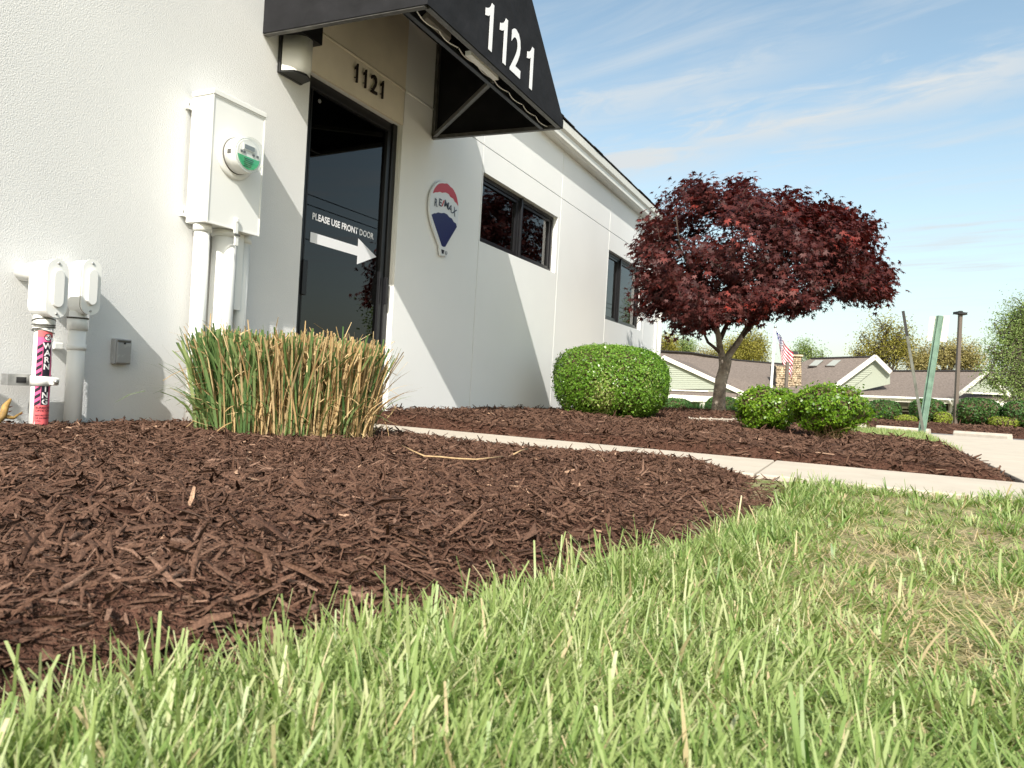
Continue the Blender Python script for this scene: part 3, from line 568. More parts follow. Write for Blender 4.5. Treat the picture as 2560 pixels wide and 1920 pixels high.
for z in (1.535, 1.03):
    s = bar('strut', (2.345, WY - .010, z), (2.71, WY - .010, z), .018, .042, 'white_paint', E_); lathe('strut_bolt', [(.008, 0), (.008, .012)], 'grey_metal', s, 'Z', (2.354, WY - .012, z - .006), 8)
for nm, x, r in (('conduit', 2.418, .036), ('conduit', 2.553, .057), ('conduit', 2.690, .033)):
    y = 2.85 if r > .035 else 2.87
    tube(nm, [(x, y, -.05), (x, y, .5), (x, y, .979)], r, 'white_metal', E_, 24)
    tube('coupling', [(x, y, .945), (x, y, .9785)], r + .006, 'white_metal', E_, 24)
box('sealed_gap', (2.615, 2.83, .6), (2.655, WY - .001, .978), 'white_metal', E_)

# outlet cover
OC = thing('outlet_cover', 'small grey weatherproof outlet cover low on the wall beside the conduits', 'outlet cover', loc=(2.08, WY, .3))
ob = box('cover_box', (2.040, WY - .030, .297), (2.118, WY - .001, .407), 'grey_plastic', OC, .004); box('flap', (2.046, WY - .037, .302), (2.113, WY - .0305, .392), 'grey_plastic', OC, .003)
box('hinge', (2.050, WY - .039, .393), (2.108, WY - .0305, .402), 'grey_metal', OC, .002); lathe('screw', [(.004, 0), (.004, .003)], 'dark_metal', OC, 'Y', (2.079, WY - .038, .388), 8)

# conduit bodies: an upright pipe, a bulky elbow body on top, an oval cover plate
def stadium(w, h, n=12):
    r = w / 2; P = []
    for i in range(n + 1): a = math.pi * i / n; P.append((r * math.cos(a), h / 2 - r + r * math.sin(a)))
    for i in range(n + 1): a = math.pi + math.pi * i / n; P.append((r * math.cos(a), -h / 2 + r + r * math.sin(a)))
    return P
def loft(name, rings, m, parent):
    """rings of equal length, closed at both ends"""
    n = len(rings[0]); V = [p for r_ in rings for p in r_]; Fc = [(i * n + j, i * n + (j + 1) % n, (i + 1) * n + (j + 1) % n, (i + 1) * n + j) for i in range(len(rings) - 1) for j in range(n)]
    Fc += [tuple(range(n)), tuple((len(rings) - 1) * n + j for j in range(n))]
    me = pymesh(name, V, Fc); bm = bmesh.new(); bm.from_mesh(me); bmesh.ops.recalc_face_normals(bm, faces=bm.faces[:]); bm.to_mesh(me); bm.free()
    return obj(name, me, m, parent)
def conduit_body(root, x, yc, zb, zt, w, yface, yback, m='white_metal', seam=None):
    h = zt - zb; zc = (zt + zb) / 2; st = stadium(w, h)
    ring = lambda y, k, dz=0: [(x + px_ * k, y, zc + dz + pz * (1 - (1 - k) * w / h)) for px_, pz in st]
    b = loft('elbow_body', [ring(yback, .80), ring(yback - .012, .95), ring(yface + .018, .97), ring(yface + .012, .98)], m, root)
    if seam: loft('gasket', [ring(yface + .0118, 1.0), ring(yface + .007, 1.0)], seam, b)
    cv = loft('cover_plate', [ring(yface + .0068, 1.02), ring(yface, 1.02)], m, b)
    loft('cover_boss', [[(x + px_ * .56, yface - .0002, zc + pz * .66) for px_, pz in st], [(x + px_ * .52, yface - .010, zc + pz * .645) for px_, pz in st], [(x + px_ * .46, yface - .011, zc + pz * .63) for px_, pz in st]], m, cv)
    for s in (-1, 1): lathe('screw', [(.005, 0), (.0045, .003), (.002, .004)], 'zinc', cv, 'Y', (x, yface - .0002, zc + s * h * .435), 10)
    return b
C1 = thing('warning_conduit', 'white cable riser with pink and black warning sticker beside the wall', 'conduit', loc=(1.676, 2.795, .03))
cx, cy, cr = 1.676, 2.795, .031
tube('pipe', [(cx - .002, cy, -.06), (cx, cy, .2), (cx + .002, cy, .47)], cr, 'white_metal', C1, 28)
conduit_body(C1, 1.664, cy, .458, .674, .078, 2.704, 2.83)
tube('rear_hub', [(1.664, 2.80, .63), (1.664, WY - .002, .63)], .034, 'white_metal', C1, 20)
tube('coupling', [(cx + .001, cy, .425), (cx + .001, cy, .462)], cr + .006, 'white_metal', C1, 24)
for i in range(6):
    t = np.linspace(0, 2 * math.pi, 25); tl = random.uniform(-.012, .012)
    tube('tie_wire', np.stack([cx + (cr + .004 + .002 * (i % 2)) * np.cos(t), cy + (cr + .004 + .002 * (i % 2)) * np.sin(t), .408 + i * .0075 + tl * np.cos(t + i)], -1), .0026, 'grey_metal' if i % 2 else 'white_paint', C1, 6)
st = bar('strut', (1.585, 2.862, .218), (1.745, 2.862, .218), .042, .042, 'zinc', C1); box('strut_slot', (1.615, 2.8395, .207), (1.650, 2.8405, .229), 'dark_metal', st)
cl_ = tube('clamp', [(cx, cy, .200), (cx, cy, .236)], cr + .004, 'white_metal', C1, 28); box('clamp_ear', (cx + .012, cy - .052, .203), (cx + .040, cy - .018, .233), 'white_metal', cl_, .006, 3); lathe('bolt', [(.010, 0), (.010, .008), (.005, .012)], 'zinc', cl_, 'Y', (cx + .024, cy - .052, .218), 6)
def wrap(me, a, z0, ang0, m, name, parent, rr):
    """a: x = arc length from ang0, y = height; laid round the pipe"""
    th = ang0 + a[:, 0] / cr; b = np.stack([cx + rr * np.cos(th), cy + rr * np.sin(th), z0 + a[:, 1]], -1); setco(me, b); return obj(name, me, m, parent)
def patch(x0, x1, z0, z1, m, name, parent, rr, shear=0.0, n=8):
    V = []; Q = []
    for i in range(n + 1):
        s = x0 + (x1 - x0) * i / n
        for z in (z0, z1): V.append((cx + rr * math.cos(ANG + s / cr), cy + rr * math.sin(ANG + s / cr), z + shear * (s - x0)))
    for i in range(n): Q.append((2 * i, 2 * i + 2, 2 * i + 3, 2 * i + 1))
    return obj(name, npmesh(name, V, Q, smooth=True), m, parent)
ANG = R(206)                                               # left edge of the sticker as seen from the front
lb = patch(.0, .066, .036, .406, 'pink', 'warning_sticker', C1, cr + .0006)
patch(.0, .066, .034, .128, 'coral', 'coral_field', lb, cr + .0010); patch(.0, .066, .384, .407, 'coral', 'coral_field', lb, cr + .0010)
for a, b in ((.236, .366), (.128, .201)):
    patch(.021, .048, a, b, 'ink', 'black_field', lb, cr + .0010)
    z = a
    while z < b - .014:
        patch(.001, .019, z - .006, z + .007, 'ink', 'stripe', lb, cr + .0010, .75, 4); z += .026
for ch, z in (('W', .340), ('A', .314), ('R', .288), ('N', .262), ('I', .178), ('N', .154), ('G', .130)):
    me, a = textmesh(ch, .030, 0, .03); a[:, 0] += .0345 - (a[:, 0].max() + a[:, 0].min()) / 2; wrap(me, a, z + .001, ANG, 'label_white', 'letter', lb, cr + .0016)
for s, z, h in (('BURIED FIBER', .114, .009), ('OPTIC CABLE', .103, .009), ('BEFORE DIGGING', .086, .007), ('OR IN EMERGENCY', .076, .007), ('CALL', .066, .007), ('Spectrum', .046, .014)):
    me, a = textmesh(s, h * 1.25, 0, .01, .9); a[:, 0] += .006; wrap(me, a, z, ANG, 'ink', 'lettering', lb, cr + .0016)
t = np.linspace(0, 2 * math.pi, 26)
rg = [(.0345 + .0125 * math.cos(v), .384 + .0125 * math.sin(v)) for v in t]
def wrapline(P, r_, name):
    tube(name, [(cx + (cr + .0014) * math.cos(ANG + s / cr), cy + (cr + .0014) * math.sin(ANG + s / cr), z) for s, z in P], r_, 'ink', lb, 5)
me, a = textmesh('O', .01); 
disc = npmesh('symbol_disc', [(cx + (cr + .0012) * math.cos(ANG + s / cr), cy + (cr + .0012) * math.sin(ANG + s / cr), z) for s, z in [(.0345, .384)] + rg[:-1]], None, [(0, i + 1, (i + 1) % 25 + 1) for i in range(25)])
obj('symbol_disc', disc, 'label_white', lb); wrapline(rg, .0012, 'symbol_ring'); wrapline([(.0265, .393), (.0425, .375)], .0012, 'symbol_bar'); wrapline([(.030, .378), (.037, .386), (.040, .390)], .0013, 'symbol_shovel')

C2 = thing('plain_conduit', 'plain white cable riser with oval cover plate beside the stickered riser', 'conduit', loc=(1.845, 2.855, .03))
x2, y2 = 1.846, 2.857
tube('pipe', [(x2, y2, -.06), (x2, y2, .25), (x2, y2, .5)], .032, 'white_metal', C2, 28)
conduit_body(C2, 1.848, y2, .488, .708, .076, 2.785, 2.885, seam='caulk')
tube('rear_hub', [(1.848, 2.86, .66), (1.848, WY - .002, .66)], .034, 'white_metal', C2, 20)
tube('coupling', [(x2, y2, .425), (x2, y2, .478)], .037, 'white_metal', C2, 24); tube('coupling_lip', [(x2, y2, .470), (x2, y2, .476)], .039, 'caulk', C2, 24)
tube('strap', [(x2, y2, .345), (x2, y2, .368)], .0355, 'white_metal', C2, 28); box('strap_ear', (1.778, WY - .035, .343), (1.816, WY - .002, .370), 'white_metal', C2, .004)

# ================================================================== PLANT GENERATORS
def unit(a): return a / (np.linalg.norm(a, axis=-1, keepdims=True) + 1e-9)
def blades(P, L, W_, az, lean, curl, rnd, nseg=3, cut=0.0, twist=0.3, top=None):
    """grass blades: base P, length L, width W_, azimuth of the lean, lean and curl in radians; cut = width left at the tip"""
    n = len(P); s = np.linspace(0, 1, nseg + 1); hd = np.stack([np.cos(az), np.sin(az), np.zeros(n)], -1)
    pts = [P]; cur = P.copy()
    for k in range(nseg):
        a = lean + curl * (k + .5) / nseg; d = hd * np.sin(a)[:, None] + np.array([0, 0, 1.0]) * np.cos(a)[:, None]; cur = cur + d * (L / nseg)[:, None]; pts.append(cur)
    wz = az + np.pi / 2 + rng.normal(0, twist, n); wd = np.stack([np.cos(wz), np.sin(wz), np.zeros(n)], -1)
    V = []; cut = np.broadcast_to(np.asarray(cut, float), (n,))
    for k in range(nseg + 1):
        f = (1 - s[k] ** 2.2) * (1 - cut) + cut; f = np.maximum(f * (0.75 + .25 * min(1, 4 * s[k])), 0.06)
        V += [pts[k] - wd * (W_ * f / 2)[:, None], pts[k] + wd * (W_ * f / 2)[:, None]]
    V = np.stack(V, 1); m = 2 * (nseg + 1); base = (np.arange(n) * m)[:, None]
    Q = np.concatenate([base + np.array([2 * k, 2 * k + 1, 2 * k + 3, 2 * k + 2]) for k in range(nseg)], 0)
    return V.reshape(-1, 3), Q, np.repeat(rnd, m)
def leaves(C, size, nrm, dr_, rnd, shape='oval'):
    """flat leaves centred on C with normal nrm, pointing along dr_"""
    n = len(C); nrm = unit(nrm); d = unit(dr_ - nrm * (dr_ * nrm).sum(-1, keepdims=True)); w = np.cross(nrm, d)
    if shape == 'oval': T = np.array([(-.5, 0), (-.15, .28), (.25, .24), (.5, 0), (.25, -.24), (-.15, -.28)]); F_ = [(0, 1, 2, 5), (5, 2, 3, 4)]
    elif shape == 'quad': T = np.array([(-.5, 0), (0, .36), (.5, 0), (0, -.36)]); F_ = [(0, 1, 2, 3)]
    m = len(T); V = C[:, None, :] + size[:, None, None] * (T[None, :, 0:1] * d[:, None, :] + T[None, :, 1:2] * w[:, None, :])
    b = (np.arange(n) * m)[:, None]; Q = np.concatenate([b + np.array(f) for f in F_], 0)
    return V.reshape(-1, 3), Q, np.repeat(rnd, m)
def curve_pts(a, b, n, sag, jit):
    t = np.linspace(0, 1, n)[:, None]; a = np.asarray(a, float); b = np.asarray(b, float); P = a + (b - a) * t
    P[:, 2] += sag * np.sin(np.pi * t[:, 0]) * np.linalg.norm(b - a); J = rng.normal(0, jit, (n, 3)) * np.linalg.norm(b - a); J[0] = 0; J[-1] = 0
    return P + J
def grow(base, trunk, lobes, r0, nl, ns, mat_bark, leaf_n, leaf_s, leafm, root, name='crown', droop=0.2, spread=0.16, sides=6, limb_from=(0.45, 0.95), shape='quad', limb_mat=None, crown_kind='stuff'):
    """a tree: trunk polyline, limbs to points sampled in lobes (centre, radii 3), twigs, and leaves round the twig ends"""
    trunk = np.asarray(trunk, float); nT = len(trunk); rr = np.linspace(r0, r0 * .45, nT); rr[0] *= 1.25
    V, Q, T = tubes([(trunk, rr)], 10); tk = obj('trunk', npmesh('trunk', V, Q, T, smooth=True), mat_bark, root)
    paths = []; tips = []; vol = np.array([np.prod(l[1]) ** (2 / 3) for l in lobes]); vol /= vol.sum()
    def sample(k):
        c, r = lobes[k]; d = rng.normal(size=3); d /= np.linalg.norm(d); return np.asarray(c) + d * np.asarray(r) * rng.uniform(.35, 1) ** .5
    for i in range(nl):
        k = i % len(lobes) if i < 2 * len(lobes) else rng.choice(len(lobes), p=vol)
        tgt = np.asarray(lobes[k][0]) + rng.normal(0, .35, 3) * np.asarray(lobes[k][1]); f = rng.uniform(*limb_from); u = f * (nT - 1); j = min(int(u), nT - 2); st_ = trunk[j] + (trunk[j + 1] - trunk[j]) * (u - j)
        lr = r0 * rng.uniform(.22, .38); P = curve_pts(st_, tgt, 8, .10, .025); paths.append((P, np.linspace(lr, lr * .3, 8)))
        for _ in range(ns):
            e = sample(k); q = P[rng.integers(3, 8)]
            if np.linalg.norm(e - q) > 1.1 * max(lobes[k][1]): e = q + (e - q) * .6
            B_ = curve_pts(q, e, 5, .05, .04); paths.append((B_, np.linspace(lr * .32, lr * .09, 5))); tips.append(B_[2:])
    V, Q, T = tubes(paths, sides if sides < 6 else 5, False); tag(obj('branches', npmesh('branches', V, Q), limb_mat or mat_bark, root), kind='stuff')
    tips = np.concatenate(tips); sp = np.asarray(spread)
    C = tips[rng.integers(0, len(tips), leaf_n)] + rng.normal(size=(leaf_n, 3)) * sp
    nv = rng.normal(size=(leaf_n, 3)) + np.array([0, 0, .9]); dv = rng.normal(size=(leaf_n, 3)) - np.array([0, 0, droop * 3])
    cl_r = np.clip(rng.normal(.5, .22, leaf_n) + .12 * np.sin(C[:, 0] * 3.1 + C[:, 2] * 2.3), 0, 1)
    V, Q, rn = leaves(C, rng.uniform(.7, 1.25, leaf_n) * leaf_s, nv, dv, cl_r, shape)
    return tag(obj(name, npmesh(name, V, Q, rnd=rn), leafm, root), kind=crown_kind)

# ------------------------------------------------------------------ mulch chips: nobody could count them
def chips(n, x0, x1, y0, y1, keep, hf, name, scale=1.0, dens=None):
    x = rng.uniform(x0, x1, n * 2); y = rng.uniform(y0, y1, n * 2); k = keep(x, y)
    if dens is not None: k &= rng.uniform(size=len(x)) < dens(x, y)
    x = x[k][:n]; y = y[k][:n]; n = len(x)
    Ln = np.clip(rng.lognormal(-4.0, .62, n), .005, .075) * scale; Wd = np.clip(Ln * rng.uniform(.08, .36, n), .0013, .010 * scale); th = Wd * rng.uniform(.25, .55, n)
    az = rng.uniform(0, 2 * np.pi, n); pit = rng.normal(0, .28, n) + (rng.uniform(size=n) < .06) * rng.normal(0, .6, n); rol = rng.normal(0, .7, n)
    d = np.stack([np.cos(az) * np.cos(pit), np.sin(az) * np.cos(pit), np.sin(pit)], -1); s = unit(np.cross(d, np.array([0, 0, 1.0]))); u = np.cross(s, d); s2 = s * np.cos(rol)[:, None] + u * np.sin(rol)[:, None]; u2 = np.cross(s2, d)
    z = hf(x, y) + rng.uniform(0.0, .010, n) * scale + np.abs(np.sin(pit)) * Ln * .30; C = np.stack([x, y, z], -1)
    bow = rng.normal(0, .14, n) * Ln
    V = []
    for a, tw in ((-.5, .35), (0., 1.), (.5, .45)):
        off = s2 * (bow * (1 - 4 * a * a))[:, None]; j = rng.uniform(.6, 1.25, n) * tw
        base_ = C + d * (Ln * a)[:, None] + off
        V += [base_ - s2 * (Wd * j / 2)[:, None], base_ + s2 * (Wd * j / 2)[:, None], base_ + u2 * (th * (.4 + .6 * tw))[:, None] + s2 * (Wd * rng.uniform(-.2, .2, n))[:, None]]
    V = np.stack(V, 1); b = (np.arange(n) * 9)[:, None]; Q = []
    for k in (0, 3): Q += [b + np.array([k, k + 2, k + 5, k + 3]), b + np.array([k + 2, k + 1, k + 4, k + 5])]
    rn = np.clip(rng.normal(.5, .2, n) + .10 * wob(x, y, 5), 0, .93); rn[rng.uniform(size=n) < .006] = 1.0
    return tag(obj(name, npmesh(name, V.reshape(-1, 3), np.concatenate(Q), rnd=np.repeat(rn, 9)), 'chips'), 'dark brown shredded bark mulch covering the bed', 'mulch', kind='stuff')
chips(92000, -0.3, 3.05, .2, 2.90, lambda x, y: (y > yb(x) + .012 * rng.normal(size=len(x))) & (x < 3.04) & (y > .25 * x - .5), mh1, 'mulch_chips', .90, lambda x, y: np.clip(1.25 - .22 * np.hypot(x, y), .45, 1))
o = chips(48000, -0.2, 2.2, .35, 2.2, lambda x, y: (y > yb(x)) & (np.hypot(x, y) < 2.4), lambda x, y: mh1(x, y) + .004, 'mulch_chips', .45); o['label'] = 'fine bark shreds between the chips of the near mulch'
o = chips(5000, 2.3, 3.045, .2, .9, lambda x, y: (y > yb(x) - .01), lambda x, y: np.maximum(mh1(x, y), -.03) + .004, 'mulch_chips', .8); o['label'] = 'mulch thinning out where bed, lawn and walk meet'
o = chips(1100, -0.3, 1.4, .45, 1.6, lambda x, y: (y > yb(x) + .02), lambda x, y: mh1(x, y) + .006, 'mulch_chips', 1.4); o['label'] = 'larger bark flakes lying loose on the near mulch'
o = chips(42000, 3.83, 9.8, -.66, 2.90, lambda x, y: (x < xr(y) - .03) & (x > 3.832 + .02 * rng.uniform(size=len(x))), mh2, 'mulch_chips', 1.35, lambda x, y: np.clip(1.6 - .16 * x, .3, 1)); o['label'] = 'dark brown shredded bark mulch across the walk'
o = chips(9000, 25.95, 29.5, -9, 3, lambda x, y: x > 0, far_bed, 'mulch_chips', 4.0); o['label'] = 'dark mulch on the far bed beyond the parking lot'

# ------------------------------------------------------------------ lawn
def scatter(n, reg):
    xs_, ys_ = [], []; t = 0
    while t < n:
        x, y = reg(n); xs_.append(x); ys_.append(y); t += len(x)
    return np.concatenate(xs_)[:n], np.concatenate(ys_)[:n]
def in_lawn(x, y): return (y < yb(x) + .018 * wob(x * 6, y * 6, 3)) & (x < 3.03) & (y > -2.2)
def near_reg(n):
    # denser towards the camera: sample distance and bearing over the view wedge
    r = .42 + 2.9 * rng.uniform(size=n) ** 1.35; b = YAW + R(42) - rng.uniform(size=n) * R(84); x = r * np.cos(b); y = r * np.sin(b); k = in_lawn(x, y); return x[k], y[k]
THIN = [(onZ(px_, py_, -.03)[:2], r_) for px_, py_, r_ in ((1500, 1860, .07), (1760, 1790, .05), (2330, 1610, .09), (2250, 1400, .13), (1050, 1880, .04), (2500, 1480, .12))]
def patchy(x, y):
    k = .5 + .5 * np.tanh(1.7 * wob(x, y, 4.2) + .8)
    for c, r_ in THIN: k = k * (1 - .97 * np.exp(-((x - c[0]) ** 2 + (y - c[1]) ** 2) / r_ ** 2))
    return k
VV = []; QQ = []; RR = []; off = 0
def add(V, Q, r):
    global off
    VV.append(V); QQ.append(Q + off); RR.append(r); off += len(V)
tx, ty = scatter(5200, near_reg); k = rng.uniform(size=len(tx)) < (.08 + .92 * patchy(tx, ty)); tx = tx[k]; ty = ty[k]; nt_ = len(tx)
bpt = rng.integers(9, 27, nt_); ti_ = np.repeat(np.arange(nt_), bpt); n = len(ti_); ox = rng.normal(0, .013, n); oy = rng.normal(0, .013, n)
x = tx[ti_] + ox; y = ty[ti_] + oy; k = in_lawn(x, y); x, y, ox, oy, ti_ = x[k], y[k], ox[k], oy[k], ti_[k]; n = len(x); dist = np.hypot(x, y)
tl = rng.normal(.062, .020, nt_) * np.clip(1 + .35 * wob(tx, ty, 6.5), .55, 1.5); taz = rng.uniform(0, 6.28, nt_); tc_ = rng.normal(.50, .15, nt_) + .10 * wob(tx, ty, 3.1); tw_ = np.clip(rng.normal(.0033, .0011, nt_), .0015, .0062)
Ln = np.clip(tl[ti_] * rng.uniform(.45, 1.25, n) * (1 - .30 * sm(dist, .9, 2.6)), .012, .11); Wd = tw_[ti_] * rng.uniform(.7, 1.3, n) * (1 + .3 * sm(dist, 1.3, 3))
az = np.arctan2(oy + .012 * np.sin(taz[ti_]), ox + .012 * np.cos(taz[ti_])) + rng.normal(0, .45, n); lean = np.abs(rng.normal(.30, .22, n)) + 14 * np.hypot(ox, oy); curl = np.abs(rng.normal(.55, .45, n))
rn = np.clip(tc_[ti_] + rng.normal(0, .16, n), 0, .86); rn = np.where(rng.uniform(size=n) < .045, rng.uniform(.88, 1, n), rn)
add(*blades(np.stack([x, y, lawn_h(x, y) - .004], -1), Ln, Wd, az, lean, curl, rn, 4, np.where(rng.uniform(size=n) < .45, .55, 0.02)))
# dead straw lying low, thick where the sward is thin
x, y = scatter(24000, near_reg); k = rng.uniform(size=len(x)) < (1.05 - .85 * patchy(x, y)); x = x[k]; y = y[k]; n = len(x)
add(*blades(np.stack([x, y, lawn_h(x, y) + rng.uniform(.001, .012, n)], -1), rng.uniform(.02, .055, n), rng.uniform(.0012, .0036, n), rng.uniform(0, 6.28, n), rng.normal(1.36, .18, n), rng.normal(0, .25, n), rng.uniform(.885, 1, n), 3, .3))
# taller tufts along the ragged front edge, uncut stems
def edge_reg(n):
    x = rng.uniform(.05, 2.2, n); y = yb(x) - np.abs(rng.normal(0, .055, n)); return x, y
x, y = scatter(4600, edge_reg); n = len(x); near = 1 - sm(np.hypot(x, y), .75, 1.7)
add(*blades(np.stack([x, y, lawn_h(x, y) - .004], -1), rng.uniform(.022, .060, n) * (.75 + .45 * near), rng.uniform(.0022, .0056, n), rng.uniform(0, 6.28, n), np.abs(rng.normal(.35, .30, n)), rng.normal(.2, .4, n), np.clip(rng.normal(.55, .18, n), 0, .86), 4, np.where(rng.uniform(size=n) < .6, .6, .05)))
x, y = scatter(150, lambda n: (lambda x: (x, yb(x) + .01 - np.abs(rng.normal(0, .07, n))))(rng.uniform(.25, 1.3, n))); n = len(x)
add(*blades(np.stack([x, y, lawn_h(x, y)], -1), rng.uniform(.05, .115, n), rng.uniform(.0020, .0044, n), rng.uniform(0, 6.28, n), np.abs(rng.normal(.25, .22, n)), rng.normal(.10, .25, n), rng.uniform(.55, .84, n), 4, .7))
x, y = scatter(70, lambda n: (lambda x: (x, yb(x) - .02 - np.abs(rng.normal(0, .05, n))))(rng.uniform(.3, .85, n))); n = len(x)
add(*blades(np.stack([x, y, lawn_h(x, y)], -1), rng.uniform(.07, .135, n), rng.uniform(.003, .0055, n), rng.uniform(0, 6.28, n), np.abs(rng.normal(.22, .2, n)), rng.normal(.2, .35, n), rng.uniform(.35, .84, n), 5, np.where(rng.uniform(size=n) < .5, .6, .05)))
# clover-like broad weeds
x, y = scatter(300, near_reg); cx_, cy_ = onZ(1430, 1790, -.03)[:2]; x = np.concatenate([x, cx_ + rng.normal(0, .018, 26)]); y = np.concatenate([y, cy_ + rng.normal(0, .018, 26)]); n = len(x); P = np.stack([x, y, lawn_h(x, y) + rng.uniform(.01, .03, n)], -1); V, Q, r_ = leaves(P, rng.uniform(.009, .018, n), rng.normal(0, .35, (n, 3)) + np.array([0, 0, 1.0]), rng.normal(size=(n, 3)), rng.uniform(.1, .5, n), 'oval'); add(V, Q, r_)
lw = tag(obj('lawn_grass', npmesh('lawn_grass', np.concatenate(VV), np.concatenate(QQ), rnd=np.concatenate(RR)), 'grass'), 'sunlit patchy mown lawn grass in the foreground', 'grass', kind='stuff')
# far strip of grass beside the drive
def strip(n):
    x = rng.uniform(5.9, 10.2, n); y = rng.uniform(-.68, 1.2, n); k = (x > xr(y) - .06) & (x < 9.65 + .3 * wob(y, x, 3)); return x[k], y[k]
x, y = scatter(16000, strip); n = len(x)
V, Q, r_ = blades(np.stack([x, y, np.full(n, -.05)], -1), rng.uniform(.05, .10, n), rng.uniform(.004, .008, n), rng.uniform(0, 6.28, n), np.abs(rng.normal(.3, .25, n)), np.abs(rng.normal(.4, .3, n)), np.clip(rng.normal(.55, .18, n), 0, .95), 2, .3)
tag(obj('grass_strip', npmesh('grass_strip', V, Q, rnd=r_), 'grass'), 'narrow strip of short grass between mulch and driveway', 'grass', kind='stuff')

# ------------------------------------------------------------------ clipped ornamental grass in front of the door
cc = atD(752, 1075, 3.12); GX, GY = float(cc[0]), float(cc[1]) + .08
G = thing('ornamental_grass', 'clipped clump of ornamental grass, green and straw blades, before the door', 'grass clump', loc=(GX, GY, .05))
A1 = np.array([RT[0], RT[1]]); A2 = np.array([FW[0], FW[1]])          # long axis across the view
def clump(n):
    r = np.sqrt(rng.uniform(0, 1, n)); a = rng.uniform(0, 2 * np.pi, n); u = r * np.cos(a); v = r * np.sin(a); return u, v, r, a
def clump_mesh(n, kind, nseg=4):
    u, v, r, a = clump(n); flip = rng.uniform(size=n) < .45; u = np.where(flip, (-1 if kind == 'green' else 1) * np.abs(u), u); RA, RB = .37, .27; bx_ = GX + A1[0] * u * RA + A2[0] * v * RB; by_ = GY + A1[1] * u * RA + A2[1] * v * RB
    oa = np.arctan2(A1[1] * u * RA + A2[1] * v * RB, A1[0] * u * RA + A2[0] * v * RB) + rng.normal(0, 1.3, n)
    topz = .435 + .012 * np.sin(u * 7) + rng.normal(0, .020, n); lean = .015 + .05 * r ** 2 + np.abs(rng.normal(0, .11, n)) * (1 - .55 * r); z0 = mh1(bx_, by_) - .01
    Ln = (topz - z0) / np.cos(np.clip(lean, 0, .6)); P = np.stack([bx_, by_, z0], -1)
    if kind == 'green': w = rng.uniform(.006, .013, n); rn = np.clip(rng.normal(.5, .22, n), 0, 1); return blades(P, Ln, w, oa, lean, rng.normal(.04, .34, n), rn, nseg, .75, 1.2), u
    w = rng.uniform(.004, .009, n); return blades(P, Ln * np.where(rng.uniform(size=n) < .4, rng.uniform(.25, .95, n), 1), w, oa, lean, rng.normal(.02, .30, n), np.clip(rng.normal(.5, .25, n), 0, 1), nseg, .85, 1.2), u
(V, Q, r_), u = clump_mesh(2100, 'green'); tag(obj('green_blades', npmesh('green_blades', V, Q, rnd=r_), 'clump_green', G), kind='stuff')
(V, Q, r_), u = clump_mesh(3000, 'dry'); tag(obj('dry_stalks', npmesh('dry_stalks', V, Q, rnd=r_), 'clump_dry', G), kind='stuff')
n = 2300; u, v, r, a = clump(n); k = r > .55; n = int(k.sum()); u, v, r = u[k], v[k], r[k]; bx_ = GX + A1[0] * u * .385 + A2[0] * v * .28; by_ = GY + A1[1] * u * .385 + A2[1] * v * .28
V, Q, r_ = blades(np.stack([bx_, by_, mh1(bx_, by_) + rng.uniform(0, .36, n)], -1), rng.uniform(.05, .20, n), rng.uniform(.004, .010, n), rng.uniform(0, 6.28, n), rng.uniform(.3, 1.9, n), rng.normal(.3, .5, n), rng.uniform(.2, 1, n), 4, .5, 1.0); tag(obj('broken_stalks', npmesh('broken_stalks', V, Q, rnd=r_), 'clump_dry', G), kind='stuff')
# singly visible stalks and bent leaves on the face towards us
for i in range(130):
    th = rng.uniform(math.pi * .95, math.pi * 2.05); u, v = math.cos(th), math.sin(th); k = rng.uniform(.88, 1.06)
    p = np.array([[GX + A1[0] * u * .37 * k + A2[0] * v * .27 * k, GY + A1[1] * u * .37 * k + A2[1] * v * .27 * k, 0]]); p[0, 2] = float(mh1(p[0, 0], p[0, 1])) - .005
    oa = np.array([math.atan2(A1[1] * u * .4 + A2[1] * v * .27, A1[0] * u * .4 + A2[0] * v * .27) + rng.normal(0, .5)])
    g_ = rng.uniform() < (.62 - .45 * u); bent = rng.uniform() < .48
    Ln = np.array([rng.uniform(.30, .41)]) if not bent else np.array([rng.uniform(.22, .42)])
    V, Q, r_ = blades(p, Ln, np.array([rng.uniform(.008, .015) if g_ else rng.uniform(.005, .011)]), oa, np.array([rng.uniform(.0, .16)]), np.array([rng.uniform(.8, 2.2) if bent else rng.normal(.05, .1)]), np.array([rng.uniform(.1, .95)]), 7, np.array([.1 if bent else .8]), .9)
    obj('blade' if g_ else 'stalk', npmesh('blade' if g_ else 'stalk', V, Q, rnd=r_), 'clump_green' if g_ else 'clump_dry', G)
for sx, zz_, ln in ((-1.0, .26, .16), (-.98, .30, .12)):
    e = np.array([GX + A1[0] * sx * .36, GY + A1[1] * sx * .36, zz_]); V, Q, r_ = blades(e[None], np.array([ln]), np.array([.010]), np.array([math.atan2(-A1[1], -A1[0])]), np.array([1.50]), np.array([.02]), np.array([.5]), 4, np.array([.5]), .2)
    obj('blade', npmesh('blade', V, Q, rnd=r_), 'clump_green', G)
V, Q, r_ = blades(np.array([[3.15, 2.55, .40]]), np.array([.13]), np.array([.012]), np.array([.3]), np.array([.02]), np.array([.05]), np.array([.4]), 4, np.array([.1]), .2); obj('stalk', npmesh('stalk', V, Q, rnd=r_), 'clump_dry', G)

